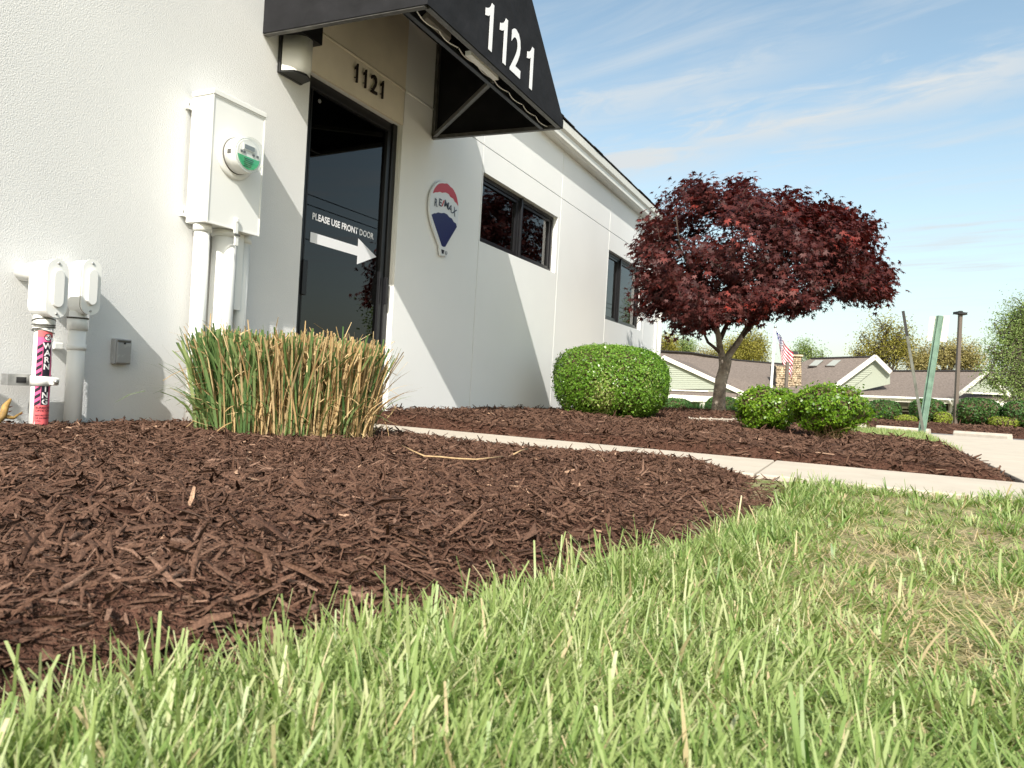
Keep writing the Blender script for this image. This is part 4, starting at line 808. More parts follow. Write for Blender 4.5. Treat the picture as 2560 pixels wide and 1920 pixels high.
# ------------------------------------------------------------------ clipped and loose boxwood
def bush(name, label, c, rx, ry, h, n, ls, m, group=None, patch_=None, holes_=(), power=2.6, rough=.03, flat=.0, cat='bush', lump=None, base=.0, core='twig', stems=6):
    b = thing(name, label, cat, group, loc=c); c = np.asarray(c, float)
    def surf(d):
        """direction -> point on a swollen ellipsoid standing on the ground"""
        e = np.abs(d) ** power; k = (e[:, 0] + e[:, 1] + e[:, 2]) ** (-1 / power); P = d * k[:, None]
        if lump: P = P * (1 + lump * np.sin(d[:, 0:1] * 5 + 1) * np.sin(d[:, 1:2] * 4.3 + d[:, 2:3] * 5.1))
        return P
    d = unit(rng.normal(size=(n, 3))); P = surf(d) * (1 - np.abs(rng.normal(0, rough, n)) + (rng.uniform(size=n) < .12) * rng.uniform(0, rough * 1.6, n))[:, None]; sc = np.array([rx, ry, h / 2])
    C = c + P * sc + np.array([0, 0, h / 2 + base]); nv = unit(P / sc) + rng.normal(0, .55, (n, 3))
    k = C[:, 2] > c[2] + .01
    for hp, hr in holes_: k &= (np.linalg.norm(C - np.asarray(hp), axis=1) > hr * rng.uniform(.5, 1.2, n))
    C = C[k]; nv = nv[k]; nk = len(C)
    r = np.clip(rng.normal(.48, .2, nk) + .12 * wob(C[:, 0] * 2, C[:, 2] * 2 + C[:, 1], 4) , 0, 1)
    if patch_ is not None: r = np.where(np.linalg.norm((C - np.asarray(patch_[0])) * np.array([1, 1, .6]), axis=1) < patch_[1] * rng.uniform(.5, 1.2, nk), np.clip(r + .45, 0, 1), r)
    V, Q, rn = leaves(C, rng.uniform(.65, 1.3, nk) * ls, nv, rng.normal(size=(nk, 3)) + np.array([0, 0, .5]), r, 'oval' if n < 30000 else 'oval')
    tag(obj('foliage', npmesh('foliage', V, Q, rnd=rn), m, b), kind='stuff')
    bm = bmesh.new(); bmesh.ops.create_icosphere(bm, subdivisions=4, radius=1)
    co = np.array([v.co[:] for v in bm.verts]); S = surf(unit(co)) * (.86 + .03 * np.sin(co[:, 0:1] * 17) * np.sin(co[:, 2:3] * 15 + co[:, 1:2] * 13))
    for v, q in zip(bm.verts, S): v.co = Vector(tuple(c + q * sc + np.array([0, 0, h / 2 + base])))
    me = bpy.data.meshes.new('dark_core'); bm.to_mesh(me); bm.free(); obj('dark_core', me, core, b)  # solid dark core gives the shady inside, in place of separate twigs
    pts = [(np.array([c + np.array([rng.normal(0, .04 * rx), rng.normal(0, .04 * ry), -.03]), c + np.array([rng.normal(0, .25 * rx), rng.normal(0, .25 * ry), h * .5 + base])]), np.array([.014, .006]) * max(.6, h)) for _ in range(stems)]
    V, Q, T = tubes(pts, 5, False); tag(obj('stems', npmesh('stems', V, Q), 'twig', b), kind='stuff')
    return b
def groundz(x, y): return float(mh2(np.array(x), np.array(y)))
p = atD(1525, 1050, 6.75); bush('round_boxwood', 'large clipped round green boxwood against the white wall', (p[0], p[1], groundz(p[0], p[1]) - .02), .545, .50, .675, 34000, .0205, 'boxwood', power=2.9, rough=.04, cat='bush', lump=.02, patch_=(atD(1510, 985, 6.32), .15), holes_=((atD(1505, 945, 6.3), .05), (atD(1595, 980, 6.32), .06), (atD(1550, 1040, 6.3), .09), (atD(1430, 1040, 6.35), .09), (atD(1520, 960, 6.3), .035)))
p = atD(1915, 1075, 5.65); bush('low_boxwood', 'left of two small loose bright green boxwoods by the walk', (p[0], p[1], groundz(p[0], p[1])), .225, .22, .335, 8500, .021, 'young_box', power=2.3, rough=.12, lump=.20)
p = atD(2068, 1095, 5.05); c2 = (p[0], p[1], groundz(p[0], p[1]))
b2 = bush('low_boxwood', 'right of two small boxwoods, bare straw twigs at its foot', c2, .265, .25, .33, 10500, .021, 'young_box', power=2.1, rough=.14, lump=.22, base=.05)
pt = []
for i in range(60):
    a = rng.uniform(0, 6.28); rr = rng.uniform(.1, .26); s0 = np.array(c2) + np.array([rng.normal(0, .05), rng.normal(0, .05), 0]); e = np.array(c2) + np.array([math.cos(a) * rr, math.sin(a) * rr, rng.uniform(.04, .22)])
    pt.append((curve_pts(s0, e, 5, .12, .05), np.linspace(.0035, .0012, 5)))
V, Q, T = tubes(pt, 4, False); tag(obj('bare_twigs', npmesh('bare_twigs', V, Q), 'straw', b2), kind='stuff')

# ------------------------------------------------------------------ the red maple
MD = 8.0; mb = atD(1797, 1032, MD); mb[2] = groundz(mb[0], mb[1]) - .03
MP = thing('maple_tree', 'dark red Japanese maple with a broad low crown on a mulch mound', 'tree', loc=mb)
mp = lambda x, y, dz=0.0: atD(x, y, MD + dz)
rpx = lambda r: r * MD / 1800
tr = np.array([mb, mp(1797, 1005), mp(1799, 975), mp(1803, 950), mp(1811, 925), mp(1813, 905), mp(1810, 892)])
V, Q, T = tubes([(tr, [rpx(19), rpx(16), rpx(15), rpx(14), rpx(14.5), rpx(15), rpx(13)])], 18)
V = V + (np.sin(V[:, 2:3] * 30 + np.arctan2(V[:, 1:2] - mb[1], V[:, 0:1] - mb[0]) * 3) * .006) * np.array([1, 1, 0]); obj('trunk', npmesh('trunk', V, Q, T, smooth=True), 'bark', MP)
limbs = [([(1808, 900), (1800, 872), (1797, 845), (1790, 812), (1775, 760), (1752, 690), (1735, 610)], 9.5, 0), ([(1812, 905), (1826, 882), (1848, 852), (1868, 818), (1885, 770), (1900, 690), (1905, 600)], 9.5, 0),
         ([(1800, 850), (1812, 822), (1828, 790), (1840, 730), (1838, 640), (1825, 540)], 6.5, .25), ([(1852, 846), (1880, 812), (1930, 776), (2000, 740), (2075, 700), (2140, 660)], 6, -.1),
         ([(1803, 884), (1785, 868), (1770, 856), (1762, 838), (1740, 800), (1690, 760), (1640, 730)], 4.5, -.15), ([(1870, 816), (1920, 740), (1975, 660), (2030, 590)], 5.5, .3), ([(1796, 840), (1760, 780), (1690, 700), (1655, 610)], 5, .4),
         ([(1885, 770), (1920, 720), (1960, 690), (2050, 640), (2110, 580)], 4.5, -.4), ([(1775, 760), (1740, 700), (1700, 620), (1690, 540)], 4.5, -.45)]
LP = []
for P, r, dz in limbs:
    n = len(P); pts = np.array([mp(x, y, dz * i / (n - 1) * 2) for i, (x, y) in enumerate(P)]); LP.append(pts)
    V, Q, T = tubes([(pts, np.linspace(rpx(r), rpx(r) * .28, n))], 10); obj('limb', npmesh('limb', V, Q, T, smooth=True), 'bark' if r > 8 else 'maple_twig', MP)
lob = [(1690, 765, 92, 52, 0), (1645, 715, 62, 75, .1), (1955, 535, 85, 52, .05), (2030, 545, 80, 38, .05), (2110, 575, 66, 38, .05), (2000, 650, 95, 70, -.3), (2185, 700, 38, 45, 0), (1650, 600, 45, 60, .1), (1690, 640, 95, 95, 0), (1715, 530, 60, 62, .1), (1805, 500, 105, 62, 0), (1880, 520, 85, 55, .1), (1880, 610, 130, 105, -.25), (1990, 590, 90, 70, 0), (2065, 570, 85, 42, .1), (2080, 640, 105, 80, -.1), (2135, 690, 78, 52, -.1), (1890, 735, 125, 58, -.4), (1985, 745, 85, 42, -.1), (1760, 690, 110, 100, -.35), (1735, 790, 75, 45, -.1), (2165, 725, 48, 26, 0), (2120, 600, 60, 45, .1), (1835, 770, 80, 30, -.5)]
paths = []; tips = []; pool = np.concatenate([l[2:] for l in LP]); cen = mp(1840, 820); tg_ = []
for (x, y, rx, ry, dz) in lob:
    for _ in range(int(16 + rx * ry / 260)):
        a = rng.uniform(0, 6.28); k = math.sqrt(rng.uniform(.02, 1)) * (1.16 if rng.uniform() < .16 else 1); dd = rng.normal(0, .42); sh = math.sqrt(max(.1, 1 - (dd / 1.1) ** 2))
        tg_.append(mp(x + math.cos(a) * rx * k * sh, y + math.sin(a) * ry * k * sh, dz * 1.6 + dd))
tg_.sort(key=lambda e: np.linalg.norm(e - cen))
for e in tg_:
    d_ = np.linalg.norm(pool - e, axis=1) + .35 * np.linalg.norm(pool - cen, axis=1); q = pool[np.argmin(d_)]
    B_ = curve_pts(q, e, 5, .06, .035); paths.append((B_, np.linspace(.006, .002, 5))); tips.append(B_[-2:]); pool = np.concatenate([pool, B_[2:]])
V, Q, T = tubes(paths, 5, False); tag(obj('twigs', npmesh('twigs', V, Q), 'maple_twig', MP), kind='stuff')
def maple_leaf(bend=.28):
    """seven pointed lobes round the stalk, drooping at their tips"""
    an = [-135, -92, -48, 0, 48, 92, 135]; ln = [.40, .70, .94, 1.05, .94, .70, .40]; P = [(0, 0, 0)]
    for i, (a, l) in enumerate(zip(an, ln)):
        if i: m = R((a + an[i - 1]) / 2); P.append((math.cos(m) * .40, math.sin(m) * .40, -.02))
        P.append((math.cos(R(a)) * l, math.sin(R(a)) * l, -bend * l * l))
    return np.array(P), [(0, i, i + 1) for i in range(1, len(P) - 1)]
ML, MF = maple_leaf(); tips = np.concatenate(tips)
NL = 30000; ti = rng.integers(0, len(tips), NL); C = tips[ti] + rng.normal(size=(NL, 3)) * np.array([.070, .070, .055])
cdir = unit(CAM - mb); outw = unit((C - (mp(1880, 680))) * np.array([1, 1, .6])); dv = outw * .8 + rng.normal(0, .5, (NL, 3)) - np.array([0, 0, .75]); nv = rng.normal(0, .45, (NL, 3)) + np.array([0, 0, .8]) + outw * .55
sz = rng.uniform(.032, .060, NL); nv = unit(nv); dd_ = unit(dv - nv * (dv * nv).sum(-1, keepdims=True)); ww = np.cross(nv, dd_)
rnl = np.clip(rng.normal(.45, .2, NL), 0, .9); rl = rng.uniform(size=len(tips)) < .05; rnl = np.where(rl[ti], rng.uniform(.85, 1, NL), rnl)
vis = ((C - CAM) @ FW) - 0.0; order = np.argsort(vis); front = order[:3600]; sel = rng.choice(front, 300, replace=False); rest = np.setdiff1d(np.arange(NL), sel)
def leafV(i): return C[i][:, None, :] + sz[i][:, None, None] * (ML[None, :, 0:1] * dd_[i][:, None, :] + ML[None, :, 1:2] * ww[i][:, None, :] + ML[None, :, 2:3] * nv[i][:, None, :])
V = leafV(rest).reshape(-1, 3); T = ((np.arange(len(rest)) * len(ML))[:, None, None] + np.array(MF)[None]).reshape(-1, 3)
tag(obj('crown', npmesh('crown', V, None, T, rnd=np.repeat(rnl[rest], len(ML))), 'maple', MP), kind='stuff')
lm_ = [npmesh('leaf', ML, None, MF, rnd=np.full(len(ML), q)) for q in (.15, .3, .45, .6, .75, .95)]
for i in sel:
    o = obj('leaf', lm_[min(5, int(rnl[i] * 6))], 'maple', MP)
    m3 = Matrix(((dd_[i][0], ww[i][0], nv[i][0]), (dd_[i][1], ww[i][1], nv[i][1]), (dd_[i][2], ww[i][2], nv[i][2]))); o.matrix_basis = Matrix.Translation(Vector(C[i])) @ m3.to_4x4() @ Matrix.Scale(float(sz[i]), 4)

# ================================================================== SMALL THINGS IN THE BEDS
pts = [onZ(x, y, .06) for x, y in [(1004, 1113), (1030, 1124), (1062, 1135), (1100, 1137), (1140, 1141), (1190, 1144), (1256, 1139)]]
for q in pts: q[2] = float(mh1(q[0], q[1])) + .022
tag(tube('dry_stalk', pts, np.array([.0016, .0022, .0028, .003, .0028, .0026, .0018]), 'straw', None, 7), 'long bent straw-coloured stalk lying on the near mulch', 'stalk')
pts = [onZ(x, y, .06) for x, y in [(1284, 1135), (1300, 1128), (1318, 1122)]]
for q in pts: q[2] = float(mh1(q[0], q[1])) + .022
tag(tube('dry_stalk', pts, .003, 'straw', None, 6), 'short straw-coloured twig right of the long bent stalk', 'stalk')
# cut rose cane poking in at the left edge, its bush beside the frame
rb = (.80, 2.68, .04)
RB = thing('rose_bush', 'pruned rose bush at the left edge, thick thorny cane showing', 'bush', loc=rb)
cb = onY(-14, 1062, 2.60); c1 = onY(8, 1040, 2.60); c2_ = onY(14, 1015, 2.60); c3 = onY(27, 997, 2.60); c4 = onY(34, 1045, 2.60); c5 = onY(56, 1030, 2.60)
tube('cane', [np.array(rb), cb, c1, c2_, c3], np.array([.010, .012, .012, .011, .004]), 'cane', RB, 9); tube('cane', [c1, c4, c5], np.array([.009, .006, .002]), 'cane', RB, 7)
for q in (c2_ + np.array([.012, 0, -.004]), c2_ + np.array([.011, 0, -.02]), c4 + np.array([.012, 0, .01]), c4 + np.array([.02, 0, .012])): tube('thorn', [q, q + np.array([.010, -.002, .004])], np.array([.0025, .0004]), 'thorn', RB, 5)
pt = []; tp = []
for i in range(16):
    e = np.array(rb) + np.array([rng.uniform(-.25, .12), rng.normal(0, .04), rng.uniform(.45, .85)]); P = curve_pts(np.array(rb), e, 6, .02, .04); pt.append((P, np.linspace(.008, .003, 6))); tp.append(P[2:])
V, Q, T = tubes(pt, 6, False); tag(obj('canes', npmesh('canes', V, Q), 'cane', RB), kind='stuff'); tp = np.concatenate(tp); C_ = tp[rng.integers(0, len(tp), 900)] + rng.normal(0, .035, (900, 3))
V, Q, r_ = leaves(C_, rng.uniform(.03, .06, 900), rng.normal(size=(900, 3)) + np.array([0, 0, .6]), rng.normal(size=(900, 3)), rng.uniform(0, .9, 900), 'oval'); tag(obj('foliage', npmesh('foliage', V, Q, rnd=r_), 'dark_shrub', RB), kind='stuff')
# pale edging stones in front of the maple
ES = thing('stone_edging', 'low row of pale edging stones half buried before the maple', 'edging', loc=(6.9, 1.2, .05))
e0 = atD(1722, 1051, 6.85); e1 = atD(1860, 1059, 6.75)
for i in range(5):
    a = e0 + (e1 - e0) * (i / 5 + .008); b = e0 + (e1 - e0) * ((i + 1) / 5 - .008); zc = float(mh2(np.array((a[0] + b[0]) / 2), np.array((a[1] + b[1]) / 2)))
    a[2] = b[2] = zc + .006 + rng.uniform(-.004, .004); bar('stone', a, b, .07, .035, 'kerb', ES, bevel=.008)

# ================================================================== STREET FURNITURE
def upost(name, label, p, q, w, m, mtop=None, facing=None, holes=True, frac=.2):
    """U-channel sign post from p (ground) to q"""
    p = np.asarray(p, float); q = np.asarray(q, float); t = thing(name, label, 'sign post', loc=p); d = unit(q - p); f = unit(np.asarray(facing, float)); s = unit(np.cross(d, f)); f = np.cross(s, d)
    prof = [(-.5, .0), (-.32, .0), (-.22, .34), (.22, .34), (.32, .0), (.5, .0), (.5, .05), (.36, .05), (.26, .40), (-.26, .40), (-.36, .05), (-.5, .05)]
    def seg(n_, a, b, m_):
        ring = lambda c: [tuple(c + s * (u * w) + f * (v * w)) for u, v in prof]; return loft(n_, [ring(a), ring(b)], m_, t)
    k = p + (q - p) * (1 - frac); seg('channel', p - d * .1, k if mtop else q, m)
    if mtop: seg('top_sleeve', k, q, mtop)
    if holes:
        L_ = np.linalg.norm(q - p); n_ = int(L_ / .05)
        for i in range(n_):
            c = p + d * (.05 + i * .05) + f * (.335 * w); o = box('bolt_hole', (-.004, -.0012, -.007), (.004, .0012, .007), 'post_dark', t)
            m3 = Matrix([[s[j], f[j], d[j]] for j in range(3)]); o.matrix_basis = Matrix.Translation(Vector(c - f * .0006 * 0)) @ m3.to_4x4()
    return t
SD = 8.8; s0 = atD(2307, 1084, SD); s1 = atD(2254, 778, SD); s2 = atD(2303, 1081, SD + .12); s3 = atD(2350, 790, SD + .12)
s0[2] = s2[2] = -.06
upost('sign_post', 'dark topped metal sign post leaning left beside the driveway', s0, s1, .080, 'post_grey', 'post_dark', RT * 0.9 - FW * .5, False)
upost('sign_post', 'green perforated sign post leaning right, sign plate at its top', s2, s3, .085, 'post_green', None, -FW - RT * .35, True)
spn = [atD(x, y, SD + .14) for x, y in ((2324, 792), (2374, 789), (2367, 855), (2318, 851))]
SP = slab('sign_plate', spn, FW, .004, 'sign_back'); tag(SP, 'blank pale back of a sign plate on the green post', 'sign')
def wheel_stop(label, a, b):
    a = np.asarray(a, float); b = np.asarray(b, float); d = unit((b - a) * np.array([1, 1, 0])); s = np.array([-d[1], d[0], 0]); h = .145
    prof = [(-.10, 0), (-.10, .08), (-.065, h), (.065, h), (.10, .08), (.10, 0)]
    ring = lambda c, k: [tuple(c + s * (u * k) + np.array([0, 0, v])) for u, v in prof]
    o = loft('wheel_stop', [ring(a, .9), ring(a + d * .03, 1), ring(b - d * .03, 1), ring(b, .9)], 'kerb', None); return tag(o, label, 'wheel stop', 'wheel stops at the far edge of the lot')
def on_lot(x, y, D): p = atD(x, y, D); p[2] = float(lot(p[0], p[1])) ; return p
wheel_stop('concrete wheel stop behind the crossed sign posts', on_lot(2193, 1070, 22.2), on_lot(2324, 1075, 21.0)); wheel_stop('concrete wheel stop right of the crossed sign posts', on_lot(2388, 1079, 19.9), on_lot(2527, 1085, 18.6)); wheel_stop('wheel stop half hidden behind the right small boxwood', on_lot(2080, 1066, 23.2), on_lot(2165, 1069, 22.6))
lp0 = atD(2388, 1058, 26); lp1 = atD(2401, 785, 26); lp0[2] -= .1
LPo = thing('lamp_post', 'tall slim brown parking lot lamp post beside the crossed posts', 'lamp post', loc=lp0)
bar('pole', lp0, lp1, .11, .11, 'bronze', LPo, up=FW); bar('lamp_head', lp1 - RT * .17 + UP * .03, lp1 + RT * .15 + UP * .01, .30, .07, 'post_dark', LPo, bevel=.01); bar('bracket', lp1 + UP * .04, lp1 + UP * .11, .10, .12, 'post_dark', LPo, up=FW)
q0 = atD(1963, 1010, 26); q1 = atD(1969, 905, 26)
LP2 = thing('lamp_post', 'short brown lamp post with crossarm in front of the chimney', 'lamp post', loc=q0); bar('pole', q0 - UP * .3, q1, .10, .10, 'bronze', LP2, up=FW); bar('crossarm', atD(1943, 914, 26), atD(1978, 914, 26), .08, .06, 'bronze', LP2)
f0 = atD(1925, 1010, 29); f1 = atD(1938, 822, 29)
FP = thing('flagpole', 'white flagpole behind the low boxwoods', 'flagpole', loc=f0); tube('pole', [f0 - UP * .5, f0, f1], np.array([.055, .055, .04]), 'white_paint', FP, 12); lathe('finial', [(.01, 0), (.05, .03), (.06, .07), (.05, .11), (.01, .13)], 'zinc', FP, 'Z', tuple(f1), 12)
# drooping flag: stripes and canton are separate pieces of the cloth
FL = thing('flag', 'american flag hanging limp from the white flagpole', 'flag', loc=f1)
def flag_pt(u, v):
    """u along the fly 0..1, v down the hoist 0..1; the fly hangs down in folds"""
    x = 1939 + 8 * v + u * (42 - 12 * v) + 3.0 * math.sin(u * 7 + v * 2); y = 826 + 52 * v + u * (56 + 16 * v) ; return atD(x, y, 28.9 + .16 * math.sin(u * 11 + v * 2.5))
def cloth(u0, u1, v0, v1, m, name, off=0.0, n=14):
    V = []; 
    for i in range(n + 1):
        for j in range(3): V.append(flag_pt(u0 + (u1 - u0) * i / n, v0 + (v1 - v0) * j / 2) - FW * off)
    return obj(name, npmesh(name, V, [(i * 3 + j, (i + 1) * 3 + j, (i + 1) * 3 + j + 1, i * 3 + j + 1) for i in range(n) for j in range(2)], smooth=True), m, FL)
for k in range(13): cloth(.42 if k < 7 else 0, 1, k / 13, (k + 1) / 13, 'flag_red' if k % 2 == 0 else 'flag_white', 'stripe')
ct = cloth(0, .42, 0, 7 / 13, 'flag_blue', 'canton'); 
for i in range(6):
    for j in range(5):
        u = .035 + i * .066 + (.033 if j % 2 else 0); v = .05 + j * .105; c = flag_pt(u, v) - FW * .02; a_ = [c + (RT * math.cos(t) + UP * math.sin(t)) * (.030 if k % 2 == 0 else .013) for k, t in enumerate(np.arange(10) * math.pi / 5 + math.pi / 2)]
        obj('star', pymesh('star', a_, [tuple(range(10))]), 'flag_white', ct)

# ================================================================== FAR BUILDING beyond the lot
FB = thing('green_sided_building', 'long low building with taupe shingle roofs and pale green gables', 'building', loc=atD(2050, 1060, 45))
def quad(name, P, m, parent, th=.12):
    P = [np.asarray(p, float) for p in P]; nrm = np.cross(P[1] - P[0], P[2] - P[0]); nrm = nrm / np.linalg.norm(nrm)
    if nrm @ FW < 0 and abs(nrm[2]) < .3: nrm = -nrm
    if abs(nrm[2]) >= .3 and nrm[2] > 0: nrm = -nrm
    V = [tuple(p) for p in P] + [tuple(p + nrm * th) for p in P]; n = len(P); me = pymesh(name, V, [tuple(range(n)), tuple(range(2 * n - 1, n - 1, -1))] + [(i, n + i, n + (i + 1) % n, (i + 1) % n) for i in range(n)])
    bm = bmesh.new(); bm.from_mesh(me); bmesh.ops.recalc_face_normals(bm, faces=bm.faces[:]); bm.to_mesh(me); bm.free(); return obj(name, me, m, parent)
P_ = lambda x, y, D: atD(x, y, D)
rm = quad('roof', [P_(1560, 990, 45), P_(1995, 990, 45), P_(1995, 913, 51), P_(1840, 900, 51), P_(1727, 881, 51), P_(1560, 872, 51)], 'roof', FB)
bar('ridge_cap', P_(1560, 872, 50.9), P_(1727, 881, 50.9), .3, .08, 'shingle', rm); bar('ridge_cap', P_(1840, 899.5, 50.9), P_(1995, 913, 50.9), .3, .08, 'shingle', rm); bar('ridge_cap', P_(1727, 881, 50.9), P_(1840, 899.5, 50.9), .3, .08, 'shingle', rm)
r2 = quad('roof', [P_(1925, 986, 45.3), P_(2074, 978, 44.9), P_(2187, 891, 50), P_(2030, 896, 50), P_(1985, 913, 49.5)], 'roof', FB)
bar('ridge_cap', P_(2028, 895.5, 49.9), P_(2187, 890.5, 49.9), .3, .08, 'shingle', r2)
for (a, b, c, d) in (((2021, 915), (2041, 915), (2059, 900), (2038, 900)), ((2064, 915), (2085, 915), (2103, 900), (2083, 900))):
    sk = quad('skylight', [P_(*a, 48.6), P_(*b, 48.6), P_(*c, 49.4), P_(*d, 49.4)], 'skylight', r2, .05); bar('skylight_frame', P_(a[0] - 1, a[1] + .5, 48.5), P_(b[0] + 1, b[1] + .5, 48.5), .1, .08, 'porch_dark', sk)
r3 = quad('roof', [P_(2106, 990, 44), P_(2536, 1006, 42.5), P_(2490, 927, 48), P_(2178, 927, 48)], 'roof', FB); bar('ridge_cap', P_(2176, 926.5, 47.9), P_(2492, 926.5, 47.9), .3, .08, 'shingle', r3)
def clapboards(par, xl, xr_, ytop, ybot, D, n, m='siding'):
    """horizontal boards between two edges given as functions of y (pixels)"""
    for i in range(n):
        ya = ybot + (ytop - ybot) * i / n; yb_ = ybot + (ytop - ybot) * (i + 1) / n - .25
        if xr_(ya) - xl(ya) < 2: continue
        quad('siding_board', [P_(xl(ya), ya + .056 * 0, D - .03), P_(xr_(ya), ya, D - .03), P_(xr_(yb_), yb_, D), P_(xl(yb_), yb_, D)], m, par, .03)
# left gable
gw = quad('gable_wall', [P_(1600, 975, 44.4), P_(1850, 984, 44.4), P_(1661, 897, 44.4), P_(1600, 925, 44.4)], 'siding', FB)
clapboards(gw, lambda y: 1640, lambda y: 1661 + (y - 899) * 2.16, 900, 972, 44.35, 14)
for a, b in (((1657, 893), (1862, 986)), ((1664, 893), (1600, 921))): bar('rake_board', P_(*a, 44.2), P_(*b, 44.2), .24, .20, 'trim', gw, up=FW)
r4 = quad('roof', [P_(1661, 892, 44.1), P_(1864, 985, 44.1), P_(1880, 975, 50), P_(1728, 907, 50)], 'roof', FB, .05)
quad('skirt_roof', [P_(1600, 984, 43.6), P_(1856, 994, 43.6), P_(1850, 982, 44.4), P_(1600, 973, 44.4)], 'roof', FB, .05); bar('frieze', P_(1600, 972.5, 44.2), P_(1770, 978, 44.2), .1, .08, 'trim', FB)
fa = quad('fascia', [P_(1600, 1001, 43.5), P_(1880, 1008, 43.5), P_(1880, 996, 43.5), P_(1600, 982, 43.5)], 'trim', FB, .2)
quad('brick_wall', [P_(1580, 1085, 44.3), P_(1900, 1085, 44.3), P_(1900, 1000, 44.3), P_(1580, 992, 44.3)], 'brick', FB)
for x in (1752, 1880): bar('porch_post', P_(x, 1080, 43.7), P_(x + 3, 1003, 43.7), .28, .28, 'trim', FB, up=FW)
# right gable of the main block
g2 = quad('gable_wall', [P_(2073, 978, 44.6), P_(2112, 986, 44.6), P_(2225, 960, 44.6), P_(2225, 930, 44.6), P_(2187, 897, 44.6)], 'siding', FB)
clapboards(g2, lambda y: 2187 - (y - 897) * 1.38, lambda y: min(2187 + (y - 897) * 1.05, 2180 - max(0, y - 930) * 1.25), 899, 972, 44.55, 14)
for a, b in (((2189, 891), (2070, 979)), ((2186, 891), (2226, 931))): bar('rake_board', P_(*a, 44.3), P_(*b, 44.3), .25, .16, 'trim', g2, up=FW)
# right gable dormer
g3 = quad('gable_wall', [P_(2406, 984, 43.2), P_(2520, 985, 43.2), P_(2466, 935, 43.2)], 'siding', FB); clapboards(g3, lambda y: 2466 - (y - 935) * 1.2, lambda y: 2466 + (y - 935) * 1.05, 938, 982, 43.15, 9)
for a, b in (((2468, 931), (2396, 987)), ((2464, 931), (2524, 989))): bar('rake_board', P_(*a, 43), P_(*b, 43), .20, .13, 'trim', g3, up=FW)
bar('base_trim', P_(2404, 981, 43), P_(2522, 986, 43), .1, .07, 'trim', g3, up=FW); quad('dormer_roof', [P_(2466, 930, 43), P_(2524, 988, 43), P_(2500, 940, 48), P_(2480, 928, 48)], 'roof', FB, .05)
quad('eave_board', [P_(2106, 999, 43.8), P_(2540, 1016, 42.3), P_(2540, 1005, 42.3), P_(2106, 988, 43.8)], 'trim', FB, .2)
bar('gutter', P_(2110, 988.5, 43.6), P_(2452, 1001, 42.5), .14, .10, 'white_paint', FB)
quad('porch_wall', [P_(2090, 1085, 46), P_(2560, 1085, 45.5), P_(2560, 1000, 45.5), P_(2090, 985, 46)], 'porch_dark', FB)
for x, D in ((2164, 43.9), (2383, 43.0), (2495, 42.6)):
    bar('porch_post', P_(x - 1, 1075, D), P_(x + 2, 1000 + (x - 2106) * .035, D), .30, .30, 'trim', FB, up=FW); tube('downspout', [P_(x - 10, 991 + (x - 2106) * .035, D - .3), P_(x - 6, 998 + (x - 2106) * .035, D - .25), P_(x + 1, 1006 + (x - 2106) * .035, D - .22), P_(x, 1060, D - .22)], .06, 'trim', FB, 6)
for x0, x1, y0, y1 in ((2243, 2274, 1003, 1018), (2247, 2275, 1026, 1050), (2352, 2374, 1005, 1030)):
    w_ = quad('window', [P_(x0, y1, 45.4), P_(x1, y1 + 1, 45.4), P_(x1, y0 + 1, 45.4), P_(x0, y0, 45.4)], 'trim', FB, .05); quad('pane', [P_(x0 + 3, y1 - 2.5, 45.37), P_(x1 - 3, y1 - 1.5, 45.37), P_(x1 - 3, y0 + 3.5, 45.37), P_(x0 + 3, y0 + 2.5, 45.37)], 'skylight' if y0 < 1004 else 'porch_dark', w_, .02)
bar('porch_rail', P_(2236, 1019, 45.2), P_(2276, 1020, 45.2), .1, .1, 'trim', FB); bar('porch_rail', P_(2350, 1028, 45.2), P_(2376, 1030, 45.2), .1, .12, 'trim', FB)
# stone chimney
CH = quad('chimney', [P_(1938, 985, 46.2), P_(2003, 985, 46.2), P_(2005, 890, 46.2), P_(1973, 888, 46.2), P_(1968, 914, 46.2), P_(1940, 914, 46.2)], 'caulk', FB, 1.0)
sv = []; sq = []; 
for r_ in range(19):
    y = 891 + r_ * 4.6; x = 1973 + rng.uniform(0, 3) if y < 914 else 1939 + rng.uniform(0, 3)
    while x < 2003:
        w = rng.uniform(5, 10); x2_ = min(x + w, 2004); a = len(sv); D = 46.15 - rng.uniform(0, .10); D2 = 46.3
        for dd in (D, D2):
            sv += [P_(x, y + 4.2, dd), P_(x2_ - .6, y + 4.2, dd), P_(x2_ - .6, y + .2, dd), P_(x, y + .2, dd)]
        sq += [(a, a + 1, a + 2, a + 3), (a, a + 4, a + 5, a + 1), (a + 1, a + 5, a + 6, a + 2), (a + 3, a + 2, a + 6, a + 7), (a, a + 3, a + 7, a + 4)]; x = x2_
tag(obj('stones', npmesh('stones', sv, sq), 'stone', CH), kind='stuff'); quad('chimney_cap', [P_(1970, 890, 46), P_(2008, 891, 46), P_(2008, 887, 46), P_(1970, 886, 46)], 'stone', CH, 1.2); quad('flue_cover', [P_(1980, 887, 46.3), P_(1996, 888, 46.3), P_(1995, 878, 46.3), P_(1981, 878, 46.3)], 'post_dark', CH, .5)

